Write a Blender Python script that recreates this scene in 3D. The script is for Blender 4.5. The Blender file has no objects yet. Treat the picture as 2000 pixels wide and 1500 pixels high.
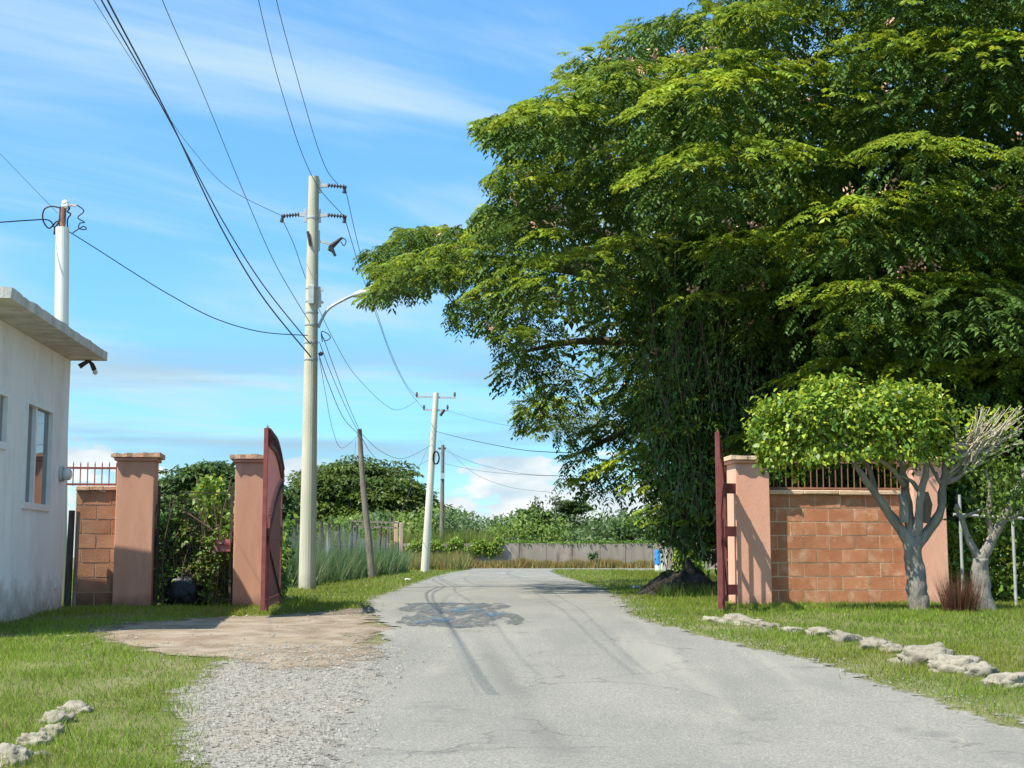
import bpy, math, random
import numpy as np
from mathutils import Vector, noise as mnoise
random.seed(7); RNG = np.random.default_rng(11)
R = math.radians
scn = bpy.context.scene
COL = scn.collection

# ------------------------------------------------------------------ camera
FPX, HZ, CAMZ = 2773.0, 1088.0, 0.70           # focal length and horizon of the photo in its pixels; eye above the plateau
TH = math.atan((HZ - 750) / FPX)
cam = bpy.data.cameras.new('camera'); cam.sensor_width = 36; cam.lens = FPX / 2000 * 36
cam.clip_start = 0.1; cam.clip_end = 5000
camo = bpy.data.objects.new('camera', cam); COL.objects.link(camo)
camo.location = (0, 0, CAMZ); camo.rotation_euler = (math.pi / 2 + TH, 0, 0)
scn.camera = camo

# ------------------------------------------------------------------ light
SUN = Vector((1.46, 1.0, -2.7)).normalized()   # the way the sunlight travels
sun = bpy.data.lights.new('sun', 'SUN'); sun.energy = 5.0; sun.angle = R(0.5); sun.color = (1.0, 0.93, 0.80)
suno = bpy.data.objects.new('sun', sun); COL.objects.link(suno)
suno.rotation_euler = SUN.to_track_quat('-Z', 'Y').to_euler(); suno.location = (-10, -10, 30)
scn.view_settings.view_transform = 'Standard'; scn.view_settings.look = 'None'
scn.view_settings.exposure = 0.68; scn.view_settings.gamma = 1
SKY_STRENGTH = 0.13

def sky_world():
    w = bpy.data.worlds.new('World'); scn.world = w; w.use_nodes = True
    nt = w.node_tree; N = nt.nodes; L = nt.links; N.clear()
    def nd(t, **k):
        n = N.new(t)
        for a, b in k.items(): setattr(n, a, b)
        return n
    def mth(op, a, b=None, c=None):
        n = nd('ShaderNodeMath', operation=op)
        for i, v in enumerate((a, b, c)):
            if v is None: continue
            if isinstance(v, (int, float)): n.inputs[i].default_value = v
            else: L.new(v, n.inputs[i])
        return n.outputs[0]
    def ramp(v, a, b):
        n = nd('ShaderNodeMapRange', interpolation_type='SMOOTHSTEP'); L.new(v, n.inputs[0])
        n.inputs[1].default_value = a; n.inputs[2].default_value = b; return n.outputs[0]
    out = nd('ShaderNodeOutputWorld'); bg = nd('ShaderNodeBackground'); bg.inputs[1].default_value = SKY_STRENGTH
    sky = nd('ShaderNodeTexSky', sky_type='NISHITA', sun_disc=False)
    sky.sun_elevation = math.asin(-SUN.z); sky.sun_rotation = math.atan2(-SUN.x, -SUN.y)
    sky.air_density = 1.0; sky.dust_density = 0.3; sky.ozone_density = 2.5
    tc = nd('ShaderNodeTexCoord'); sp = nd('ShaderNodeSeparateXYZ'); L.new(tc.outputs['Generated'], sp.inputs[0])
    x, y, z = sp.outputs
    zc = mth('ADD', mth('MAXIMUM', z, 0.0), 0.10)
    # high thin cirrus, long streaks
    cv = nd('ShaderNodeCombineXYZ'); u = mth('DIVIDE', x, zc); v = mth('DIVIDE', y, zc)
    L.new(mth('ADD', mth('MULTIPLY', u, 0.55), mth('MULTIPLY', v, 0.35)), cv.inputs[0])
    L.new(mth('SUBTRACT', mth('MULTIPLY', v, 1.25), mth('MULTIPLY', u, 0.9)), cv.inputs[1])
    n1 = nd('ShaderNodeTexNoise'); n1.inputs['Scale'].default_value = 0.9; n1.inputs['Detail'].default_value = 7
    n1.inputs['Roughness'].default_value = 0.56; n1.inputs['Distortion'].default_value = 0.6; L.new(cv.outputs[0], n1.inputs['Vector'])
    cir = mth('ADD', mth('MULTIPLY', ramp(n1.outputs[0], 0.41, 0.66), 0.84), 0.06)
    # low heaped clouds
    mp = nd('ShaderNodeMapping'); mp.inputs['Scale'].default_value = (13, 13, 30); mp.inputs['Location'].default_value = (0.35, 0, 0.4); L.new(tc.outputs['Generated'], mp.inputs[0])
    n2 = nd('ShaderNodeTexNoise'); n2.inputs['Scale'].default_value = 1.0; n2.inputs['Detail'].default_value = 8; n2.inputs['Roughness'].default_value = 0.55
    L.new(mp.outputs[0], n2.inputs['Vector'])
    band = mth('SUBTRACT', 1.0, ramp(z, 0.04, 0.125))
    cum = ramp(mth('ADD', n2.outputs[0], mth('SUBTRACT', mth('MULTIPLY', band, 0.34), 0.24)), 0.55, 0.61)
    mp3 = nd('ShaderNodeMapping'); mp3.inputs['Scale'].default_value = (13, 13, 30); mp3.inputs['Location'].default_value = (0.45, 0, 0.02); L.new(tc.outputs['Generated'], mp3.inputs[0])
    n3 = nd('ShaderNodeTexNoise'); n3.inputs['Scale'].default_value = 1.0; n3.inputs['Detail'].default_value = 6; L.new(mp3.outputs[0], n3.inputs['Vector'])
    shade = ramp(n3.outputs[0], 0.42, 0.68)
    cc = nd('ShaderNodeMix', data_type='RGBA'); L.new(shade, cc.inputs[0])
    cc.inputs[6].default_value = (4.9, 4.95, 4.9, 1); cc.inputs[7].default_value = (2.7, 3.5, 4.1, 1)
    hs = nd('ShaderNodeMix', data_type='RGBA', blend_type='MULTIPLY'); hs.inputs[0].default_value = 1
    L.new(sky.outputs[0], hs.inputs[6]); hg = nd('ShaderNodeMix', data_type='RGBA'); L.new(ramp(z, 0.0, 0.40), hg.inputs[0]); hg.inputs[6].default_value = (0.45, 0.80, 0.99, 1); hg.inputs[7].default_value = (0.56, 1.03, 1.24, 1); L.new(hg.outputs[2], hs.inputs[7])
    m1 = nd('ShaderNodeMix', data_type='RGBA'); L.new(cir, m1.inputs[0]); L.new(hs.outputs[2], m1.inputs[6]); m1.inputs[7].default_value = (3.0, 4.05, 4.6, 1)
    mp4 = nd('ShaderNodeMapping'); mp4.inputs['Scale'].default_value = (3.2, 3.2, 42); L.new(tc.outputs['Generated'], mp4.inputs[0])
    n4 = nd('ShaderNodeTexNoise'); n4.inputs['Scale'].default_value = 1.0; n4.inputs['Detail'].default_value = 7; L.new(mp4.outputs[0], n4.inputs['Vector'])
    strat = mth('MULTIPLY', mth('MULTIPLY', ramp(n4.outputs[0], 0.42, 0.62), mth('MULTIPLY', ramp(z, 0.04, 0.085), mth('SUBTRACT', 1.0, ramp(z, 0.11, 0.17)))), 0.75)
    m3 = nd('ShaderNodeMix', data_type='RGBA'); L.new(strat, m3.inputs[0]); L.new(m1.outputs[2], m3.inputs[6]); m3.inputs[7].default_value = (1.75, 2.75, 3.6, 1); m1 = m3
    m2 = nd('ShaderNodeMix', data_type='RGBA'); L.new(mth('MULTIPLY', cum, 0.92), m2.inputs[0]); L.new(m1.outputs[2], m2.inputs[6]); L.new(cc.outputs[2], m2.inputs[7])
    L.new(m2.outputs[2], bg.inputs[0]); L.new(bg.outputs[0], out.inputs[0])
sky_world()

# ------------------------------------------------------------------ photo pixel -> world
def ray(px, py):
    u = (px - 1000) / FPX; v = (750 - py) / FPX
    return u, math.cos(TH) - v * math.sin(TH), math.sin(TH) + v * math.cos(TH)
def P(px, py, Y):
    d = ray(px, py); t = Y / d[1]
    return Vector((d[0] * t, Y, CAMZ + d[2] * t))
def gz(y):
    t = min(1, max(0, (y - 7.0) / 12.5)); return -0.45 * (1 - t * t * (3 - 2 * t))
def gz_np(y):
    t = np.clip((y - 7.0) / 12.5, 0, 1); return -0.45 * (1 - t * t * (3 - 2 * t))
def G(px, py):
    d = ray(px, py); a, b = 1.0, 600.0
    for _ in range(60):
        m = (a + b) / 2; t = m / d[1]
        if CAMZ + d[2] * t > gz(m): a = m
        else: b = m
    t = a / d[1]; return Vector((d[0] * t, a, gz(a)))

# ------------------------------------------------------------------ materials
def nodes_of(name):
    m = bpy.data.materials.new(name); m.use_nodes = True
    nt = m.node_tree; nt.nodes.clear()
    o = nt.nodes.new('ShaderNodeOutputMaterial'); b = nt.nodes.new('ShaderNodeBsdfPrincipled')
    nt.links.new(b.outputs[0], o.inputs[0]); return m, nt, b, o
def mat(name, c1, c2=None, scale=4, rough=0.8, bump=0.0, bscale=None, metal=0.0, spec=0.3, objrand=0.0,
        stain=None, sscale=1.5, samt=0.5, stretch=(1, 1, 1), lo=0.35, hi=0.65, detail=6):
    m, nt, b, o = nodes_of(name); N = nt.nodes; L = nt.links
    b.inputs['Roughness'].default_value = rough; b.inputs['Metallic'].default_value = metal
    b.inputs['Specular IOR Level'].default_value = spec
    tc = N.new('ShaderNodeTexCoord'); mp = N.new('ShaderNodeMapping'); mp.inputs['Scale'].default_value = stretch
    L.new(tc.outputs['Object'], mp.inputs[0]); vec = mp.outputs[0]
    oi = N.new('ShaderNodeObjectInfo')
    if objrand:
        ad = N.new('ShaderNodeVectorMath'); ad.operation = 'ADD'; sc = N.new('ShaderNodeVectorMath'); sc.operation = 'SCALE'
        cx = N.new('ShaderNodeCombineXYZ'); L.new(oi.outputs['Random'], cx.inputs[0]); L.new(oi.outputs['Random'], cx.inputs[2])
        L.new(cx.outputs[0], sc.inputs[0]); sc.inputs['Scale'].default_value = 57
        L.new(vec, ad.inputs[0]); L.new(sc.outputs[0], ad.inputs[1]); vec = ad.outputs[0]
    n = N.new('ShaderNodeTexNoise'); n.inputs['Scale'].default_value = scale; n.inputs['Detail'].default_value = detail
    L.new(vec, n.inputs['Vector'])
    mr = N.new('ShaderNodeMapRange'); mr.inputs[1].default_value = lo; mr.inputs[2].default_value = hi; L.new(n.outputs[0], mr.inputs[0])
    mx = N.new('ShaderNodeMix'); mx.data_type = 'RGBA'; L.new(mr.outputs[0], mx.inputs[0])
    mx.inputs[6].default_value = (*c1, 1); mx.inputs[7].default_value = (*(c2 or c1), 1); col = mx.outputs[2]
    if stain:
        s = N.new('ShaderNodeTexNoise'); s.inputs['Scale'].default_value = sscale; s.inputs['Detail'].default_value = 8; s.inputs['Roughness'].default_value = 0.65
        L.new(vec, s.inputs['Vector'])
        sr = N.new('ShaderNodeMapRange'); sr.inputs[1].default_value = 0.52; sr.inputs[2].default_value = 0.72; sr.inputs[4].default_value = samt; L.new(s.outputs[0], sr.inputs[0])
        mx2 = N.new('ShaderNodeMix'); mx2.data_type = 'RGBA'; L.new(sr.outputs[0], mx2.inputs[0]); L.new(col, mx2.inputs[6]); mx2.inputs[7].default_value = (*stain, 1); col = mx2.outputs[2]
    if objrand:
        hv = N.new('ShaderNodeHueSaturation'); r2 = N.new('ShaderNodeMapRange'); r2.inputs[3].default_value = 1 - objrand; r2.inputs[4].default_value = 1 + objrand
        L.new(oi.outputs['Random'], r2.inputs[0]); L.new(r2.outputs[0], hv.inputs['Value']); L.new(col, hv.inputs['Color']); col = hv.outputs[0]
    L.new(col, b.inputs['Base Color'])
    if bump:
        bn = N.new('ShaderNodeTexNoise'); bn.inputs['Scale'].default_value = bscale or scale * 6; bn.inputs['Detail'].default_value = 6; L.new(vec, bn.inputs['Vector'])
        bp = N.new('ShaderNodeBump'); bp.inputs['Strength'].default_value = bump; bp.inputs['Distance'].default_value = 0.02
        L.new(bn.outputs[0], bp.inputs['Height']); L.new(bp.outputs[0], b.inputs['Normal'])
    return m
def grime(m, z0, z1, col):
    nt = m.node_tree; N = nt.nodes; L = nt.links; b = N['Principled BSDF']; src = b.inputs['Base Color'].links[0].from_socket
    g = N.new('ShaderNodeNewGeometry'); sp = N.new('ShaderNodeSeparateXYZ'); L.new(g.outputs['Position'], sp.inputs[0])
    n = N.new('ShaderNodeTexNoise'); n.inputs['Scale'].default_value = 3.2; n.inputs['Detail'].default_value = 8; n.inputs['Roughness'].default_value = 0.7; L.new(g.outputs['Position'], n.inputs['Vector'])
    a = N.new('ShaderNodeMapRange'); L.new(sp.outputs[2], a.inputs[0]); a.inputs[1].default_value = z0; a.inputs[2].default_value = z1; a.inputs[3].default_value = 0.35; a.inputs[4].default_value = -0.35
    ad = N.new('ShaderNodeMath'); ad.operation = 'ADD'; L.new(a.outputs[0], ad.inputs[0]); L.new(n.outputs[0], ad.inputs[1])
    f = N.new('ShaderNodeMapRange'); L.new(ad.outputs[0], f.inputs[0]); f.inputs[1].default_value = 0.42; f.inputs[2].default_value = 0.85; f.inputs[4].default_value = 0.8
    x = N.new('ShaderNodeMix'); x.data_type = 'RGBA'; L.new(f.outputs[0], x.inputs[0]); L.new(src, x.inputs[6]); x.inputs[7].default_value = (*col, 1); L.new(x.outputs[2], b.inputs['Base Color'])
def leafmat(name, trans=0.35, rough=0.5, spec=0.35):
    m, nt, b, o = nodes_of(name); N = nt.nodes; L = nt.links
    at = N.new('ShaderNodeAttribute'); at.attribute_name = 'Col'
    L.new(at.outputs['Color'], b.inputs['Base Color']); b.inputs['Roughness'].default_value = rough; b.inputs['Specular IOR Level'].default_value = spec
    tr = N.new('ShaderNodeBsdfTranslucent'); hv = N.new('ShaderNodeHueSaturation'); hv.inputs['Hue'].default_value = 0.485; hv.inputs['Value'].default_value = 1.25
    L.new(at.outputs['Color'], hv.inputs['Color']); L.new(hv.outputs[0], tr.inputs[0])
    mx = N.new('ShaderNodeMixShader'); mx.inputs[0].default_value = trans
    L.new(b.outputs[0], mx.inputs[1]); L.new(tr.outputs[0], mx.inputs[2]); L.new(mx.outputs[0], o.inputs[0])
    return m
M = {}
M['leaf'] = leafmat('leaf', 0.30); M['shaded_leaf'] = leafmat('shaded_leaf', 0.12, 0.55, 0.25); M['gloss_leaf'] = leafmat('glossy_leaf', 0.30, 0.45, 0.35); M['grass'] = leafmat('grass_blade', 0.42, 0.6, 0.2)  # second one is less translucent, for great-tree leaves tinted dark as painted shade
M['terrain'] = mat('lawn_soil', (0.11, 0.12, 0.035), (0.17, 0.165, 0.07), 1.2, 0.95, 0.5, 30, stain=(0.19, 0.15, 0.085), sscale=0.7, samt=0.5)
M['dirt'] = mat('dry_dirt', (0.19, 0.145, 0.098), (0.31, 0.255, 0.19), 3.5, 0.95, 0.6, 45, stain=(0.22, 0.155, 0.095), sscale=1.2, samt=0.7)
M['gravel'] = mat('gravel_bed', (0.18, 0.165, 0.14), (0.36, 0.34, 0.30), 26, 0.95, 0.9, 60, stain=(0.30, 0.24, 0.17), sscale=0.9, samt=0.6)
M['pebble'] = mat('pale_pebble', (0.14, 0.13, 0.11), (0.34, 0.32, 0.275), 14, 0.95, lo=0.35, hi=0.65)
M['terra'] = mat('terracotta_paint', (0.56, 0.29, 0.19), (0.63, 0.345, 0.235), 2.2, 0.85, 0.15, 60, stain=(0.42, 0.23, 0.165), sscale=2.8, samt=0.65, stretch=(1.6, 1.6, 0.35))
M['peach'] = mat('peach_paint', (0.80, 0.41, 0.285), (0.86, 0.47, 0.33), 2.0, 0.85, 0.25, 60, stain=(0.62, 0.35, 0.24), sscale=2.6, samt=0.6, stretch=(1.6, 1.6, 0.35))
M['cap'] = mat('cap_stone', (0.50, 0.29, 0.18), (0.62, 0.42, 0.28), 5, 0.9, 0.4, 40, stain=(0.32, 0.24, 0.18), sscale=6, samt=0.6)
M['cap_pale'] = mat('cap_pale', (0.66, 0.44, 0.28), (0.78, 0.58, 0.40), 5, 0.9, 0.4, 40, stain=(0.45, 0.33, 0.22), sscale=6, samt=0.6)
M['brick_l'] = mat('brown_block', (0.34, 0.155, 0.088), (0.42, 0.215, 0.13), 5, 0.95, 0.5, 90, objrand=0.14, stain=(0.42, 0.26, 0.17), sscale=4, samt=0.45)
M['brick_r'] = mat('orange_block', (0.46, 0.185, 0.092), (0.56, 0.245, 0.13), 5, 0.95, 0.5, 90, objrand=0.12, stain=(0.70, 0.45, 0.30), sscale=4.2, samt=0.85)
M['mortar_l'] = mat('mortar_brown', (0.40, 0.29, 0.20), (0.47, 0.35, 0.25), 8, 0.95, 0.4, 80)
M['mortar_r'] = mat('mortar_tan', (0.68, 0.55, 0.37), (0.76, 0.63, 0.44), 8, 0.95, 0.4, 80)
M['white'] = mat('white_wall', (0.78, 0.79, 0.76), (0.85, 0.86, 0.83), 1.6, 0.9, 0.35, 50, stain=(0.56, 0.56, 0.52), sscale=2.2, samt=0.65, stretch=(1.5, 1.5, 0.45))
M['slab'] = mat('roof_concrete', (0.44, 0.43, 0.39), (0.60, 0.59, 0.55), 3, 0.95, 0.6, 30, stain=(0.25, 0.24, 0.21), sscale=5, samt=0.7, stretch=(1, 1, 0.4))
M['alu'] = mat('white_aluminium', (0.68, 0.69, 0.68), (0.75, 0.76, 0.75), 6, 0.45, spec=0.5)
M['glass'] = mat('window_glass', (0.03, 0.035, 0.04), (0.04, 0.045, 0.05), 1, 0.04, spec=1.0)
M['glass'].node_tree.nodes['Principled BSDF'].inputs['Metallic'].default_value = 0.0
M['glass'].node_tree.nodes['Principled BSDF'].inputs['IOR'].default_value = 2.6
M['redmetal'] = mat('maroon_metal', (0.20, 0.052, 0.048), (0.25, 0.075, 0.068), 9, 0.65, 0.1, 60, spec=0.2, stain=(0.26, 0.12, 0.09), sscale=8, samt=0.4)
M['pinkmetal'] = mat('pink_lit_maroon', (0.33, 0.125, 0.12), (0.40, 0.165, 0.155), 9, 0.55, 0.1, 60, spec=0.4)  # pink of the lock box; also sunlight painted into the sheeted leaf's bars
M['darkred'] = mat('dark_maroon', (0.06, 0.022, 0.022), (0.09, 0.035, 0.033), 9, 0.6, spec=0.25)
M['darkmetal'] = mat('dark_rust', (0.04, 0.036, 0.034), (0.075, 0.062, 0.055), 12, 0.7, 0.2, 60)
M['rail'] = mat('railing_rust', (0.20, 0.10, 0.07), (0.28, 0.14, 0.09), 12, 0.6)
M['galv'] = mat('galvanised', (0.42, 0.43, 0.42), (0.55, 0.56, 0.55), 10, 0.5, metal=0.3)
M['insul'] = mat('insulator_brown', (0.08, 0.07, 0.072), (0.12, 0.105, 0.10), 10, 0.4)
M['concrete'] = mat('pole_concrete', (0.46, 0.44, 0.34), (0.56, 0.53, 0.42), 2.2, 0.9, 0.3, 50, stain=(0.36, 0.33, 0.24), sscale=1.4, samt=0.6, stretch=(1, 1, 0.35))
M['pole2'] = mat('pale_pole', (0.55, 0.53, 0.44), (0.64, 0.62, 0.53), 2.2, 0.9, 0.3, 50, stain=(0.42, 0.40, 0.32), sscale=1.4, samt=0.5, stretch=(1, 1, 0.3))
M['wood'] = mat('weathered_wood', (0.165, 0.14, 0.11), (0.28, 0.245, 0.20), 5, 0.95, 0.7, 30, stretch=(4, 4, 0.5))
M['darkwood'] = mat('dark_post', (0.05, 0.042, 0.035), (0.10, 0.085, 0.07), 6, 0.95, 0.6, 30, stretch=(4, 4, 0.5))
M['pvc'] = mat('white_pipe', (0.78, 0.77, 0.66), (0.82, 0.81, 0.72), 3, 0.45, spec=0.5)
M['wire'] = mat('black_cable', (0.022, 0.022, 0.025), (0.03, 0.03, 0.033), 5, 0.6)
M['thinwire'] = mat('grey_cable', (0.06, 0.065, 0.08), (0.08, 0.085, 0.10), 5, 0.6)
M['bag'] = mat('black_plastic', (0.008, 0.009, 0.012), (0.014, 0.015, 0.02), 6, 0.42, 1.0, 9, spec=0.35)
M['stone'] = mat('limestone', (0.19, 0.17, 0.13), (0.36, 0.33, 0.265), 9, 0.97, 1.0, 26, objrand=0.12, stain=(0.10, 0.09, 0.055), sscale=9, samt=0.95)
M['bark'] = mat('grey_bark', (0.20, 0.18, 0.15), (0.30, 0.275, 0.235), 5, 0.95, 0.8, 22, stretch=(2, 2, 0.6), stain=(0.12, 0.10, 0.08), sscale=4, samt=0.6)
M['bark_d'] = mat('brown_bark', (0.10, 0.075, 0.055), (0.17, 0.13, 0.095), 4, 0.95, 0.8, 20, stretch=(2, 2, 0.5))
M['twig'] = mat('bare_twig', (0.38, 0.32, 0.22), (0.48, 0.42, 0.31), 6, 0.9)
M['farwall'] = mat('old_wall', (0.27, 0.235, 0.19), (0.36, 0.31, 0.255), 0.9, 0.95, 0.3, 8, stain=(0.13, 0.105, 0.08), sscale=1.3, samt=0.85, stretch=(1.4, 1, 0.35))
M['pink'] = mat('pink_column', (0.58, 0.36, 0.29), (0.66, 0.44, 0.36), 2, 0.9, stain=(0.40, 0.27, 0.22), sscale=2, samt=0.5)
M['blue'] = mat('blue_plastic', (0.03, 0.24, 0.62), (0.05, 0.30, 0.70), 3, 0.45)
M['whiteplastic'] = mat('white_plastic', (0.62, 0.66, 0.62), (0.72, 0.74, 0.70), 3, 0.5)
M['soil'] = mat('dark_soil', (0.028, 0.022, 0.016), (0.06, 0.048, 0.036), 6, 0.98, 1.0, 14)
M['flower'] = mat('pink_blossom', (0.62, 0.30, 0.22), (0.72, 0.46, 0.34), 8, 0.9)
M['bulb'] = mat('bulb_glass', (0.60, 0.60, 0.56), (0.66, 0.66, 0.62), 3, 0.2, spec=0.6)
M['litter'] = mat('white_litter', (0.75, 0.75, 0.72), (0.8, 0.8, 0.78), 3, 0.7)

grime(M['peach'], 0.0, 0.22, (0.40, 0.24, 0.16)); grime(M['white'], 0.0, 0.75, (0.26, 0.25, 0.20)); grime(M['terra'], 0.0, 0.35, (0.24, 0.13, 0.09)); grime(M['brick_l'], 0, 0.5, (0.14, 0.075, 0.05)); grime(M['concrete'], 0, 0.6, (0.30, 0.28, 0.20))
def road_material():
    m, nt, b, o = nodes_of('worn_asphalt'); N = nt.nodes; L = nt.links
    tc = N.new('ShaderNodeTexCoord'); b.inputs['Roughness'].default_value = 0.9; b.inputs['Specular IOR Level'].default_value = 0.2
    def noise(sc, de=6, st=(1, 1, 1), ro=0.6):
        mp = N.new('ShaderNodeMapping'); mp.inputs['Scale'].default_value = st; L.new(tc.outputs['Object'], mp.inputs[0])
        n = N.new('ShaderNodeTexNoise'); n.inputs['Scale'].default_value = sc; n.inputs['Detail'].default_value = de; n.inputs['Roughness'].default_value = ro; L.new(mp.outputs[0], n.inputs['Vector']); return n.outputs[0]
    def rng(v, a, c, lo=0, hi=1):
        n = N.new('ShaderNodeMapRange'); n.interpolation_type = 'SMOOTHSTEP'; L.new(v, n.inputs[0])
        for i, q in enumerate((a, c, lo, hi)): n.inputs[i + 1].default_value = q
        return n.outputs[0]
    def mix(f, a, c):
        n = N.new('ShaderNodeMix'); n.data_type = 'RGBA'; L.new(f, n.inputs[0])
        for i, q in ((6, a), (7, c)):
            if isinstance(q, tuple): n.inputs[i].default_value = (*q, 1)
            else: L.new(q, n.inputs[i])
        return n.outputs[2]
    def mth(op, a, c):
        n = N.new('ShaderNodeMath'); n.operation = op
        for i, q in enumerate((a, c)):
            if isinstance(q, (int, float)): n.inputs[i].default_value = q
            else: L.new(q, n.inputs[i])
        return n.outputs[0]
    base = mix(rng(noise(0.55, 5, (1, 0.45, 1)), 0.35, 0.65), (0.225, 0.217, 0.185), (0.295, 0.282, 0.235))
    base = mix(rng(noise(0.9, 6, (1.2, 0.35, 1)), 0.55, 0.72, 0, 0.6), base, (0.39, 0.355, 0.29))
    base = mix(rng(noise(55, 3), 0.35, 0.62, 0, 0.75), base, (0.15, 0.15, 0.145))
    vo = N.new('ShaderNodeTexVoronoi'); vo.inputs['Scale'].default_value = 48; L.new(tc.outputs['Object'], vo.inputs['Vector'])
    base = mix(rng(vo.outputs['Distance'], 0.05, 0.30, 0.75, 0), base, (0.52, 0.50, 0.45))
    base = mix(rng(noise(1.6, 7), 0.60, 0.74, 0, 0.65), base, (0.14, 0.135, 0.125))
    vc = N.new('ShaderNodeTexVoronoi'); vc.feature = 'DISTANCE_TO_EDGE'; vc.inputs['Scale'].default_value = 0.55; mpv = N.new('ShaderNodeVectorMath'); mpv.operation = 'ADD'
    nz = N.new('ShaderNodeTexNoise'); nz.inputs['Scale'].default_value = 2.2; nz.inputs['Detail'].default_value = 6; L.new(tc.outputs['Object'], nz.inputs['Vector']); scv = N.new('ShaderNodeVectorMath'); scv.operation = 'SCALE'; scv.inputs['Scale'].default_value = 0.7
    L.new(nz.outputs['Color'], scv.inputs[0]); L.new(scv.outputs[0], mpv.inputs[0]); L.new(tc.outputs['Object'], mpv.inputs[1]); L.new(mpv.outputs[0], vc.inputs['Vector'])
    base = mix(mth('MULTIPLY', rng(vc.outputs['Distance'], 0.002, 0.012, 0.55, 0), rng(noise(0.8, 2), 0.45, 0.6)), base, (0.09, 0.088, 0.08))
    base = mix(rng(noise(0.38, 3, (1.6, 0.5, 1)), 0.56, 0.60, 0, 0.35), base, (0.17, 0.168, 0.155))
    base = mix(rng(noise(0.7, 6, (2.2, 0.16, 1)), 0.52, 0.70, 0, 0.32), base, (0.38, 0.355, 0.295))
    # the long worn tyre and oil streak
    a = G(930, 1240); c = G(1110, 1490); k = (c.x - a.x) / (c.y - a.y)
    sp = N.new('ShaderNodeSeparateXYZ'); L.new(tc.outputs['Object'], sp.inputs[0])
    d = mth('ABSOLUTE', mth('SUBTRACT', mth('SUBTRACT', sp.outputs[0], mth('MULTIPLY', mth('SUBTRACT', sp.outputs[1], a.y), k)), a.x), 0.0)
    d = mth('ADD', d, mth('MULTIPLY', noise(3.5, 4), 0.10))
    st = mth('MULTIPLY', rng(d, 0.07, 0.20, 0.42, 0), mth('MULTIPLY', rng(sp.outputs[1], a.y + 3.0, a.y - 4), rng(sp.outputs[1], 7.5, 8.5)))
    st = mth('MULTIPLY', st, rng(noise(1.1, 3, (1, 0.5, 1)), 0.3, 0.6, 0.35, 1))
    base = mix(st, base, (0.115, 0.112, 0.105))
    L.new(base, b.inputs['Base Color'])
    bp = N.new('ShaderNodeBump'); bp.inputs['Strength'].default_value = 0.5; bp.inputs['Distance'].default_value = 0.01
    L.new(noise(70, 4), bp.inputs['Height']); L.new(bp.outputs[0], b.inputs['Normal']); return m
M['road'] = road_material()
def water_material():
    m, nt, b, o = nodes_of('puddle_water'); b.inputs['Base Color'].default_value = (0.045, 0.042, 0.036, 1); b.inputs['Roughness'].default_value = 0.2
    b.inputs['IOR'].default_value = 1.33; b.inputs['Specular IOR Level'].default_value = 0.3
    n = nt.nodes.new('ShaderNodeTexNoise'); n.inputs['Scale'].default_value = 6; bp = nt.nodes.new('ShaderNodeBump'); bp.inputs['Strength'].default_value = 0.02
    nt.links.new(n.outputs[0], bp.inputs['Height']); nt.links.new(bp.outputs[0], b.inputs['Normal']); return m
M['water'] = water_material()
M['wet'] = mat('wet_asphalt', (0.10, 0.097, 0.086), (0.165, 0.158, 0.138), 5, 0.5, 0.5, 50, spec=0.4)
def net_material():
    m, nt, b, o = nodes_of('sheer_net'); b.inputs['Base Color'].default_value = (0.62, 0.66, 0.64, 1); b.inputs['Roughness'].default_value = 0.9
    t = nt.nodes.new('ShaderNodeBsdfTransparent'); x = nt.nodes.new('ShaderNodeMixShader')
    tc = nt.nodes.new('ShaderNodeTexCoord'); n = nt.nodes.new('ShaderNodeTexNoise'); n.inputs['Scale'].default_value = 1.6; n.inputs['Detail'].default_value = 4
    mr = nt.nodes.new('ShaderNodeMapRange'); mr.inputs[1].default_value = 0.4; mr.inputs[2].default_value = 0.75; mr.inputs[3].default_value = 0.12; mr.inputs[4].default_value = 0.75
    nt.links.new(tc.outputs['Object'], n.inputs['Vector']); nt.links.new(n.outputs[0], mr.inputs[0]); nt.links.new(mr.outputs[0], x.inputs[0])
    nt.links.new(t.outputs[0], x.inputs[1]); nt.links.new(b.outputs[0], x.inputs[2]); nt.links.new(x.outputs[0], o.inputs[0]); return m
M['net'] = net_material()

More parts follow.
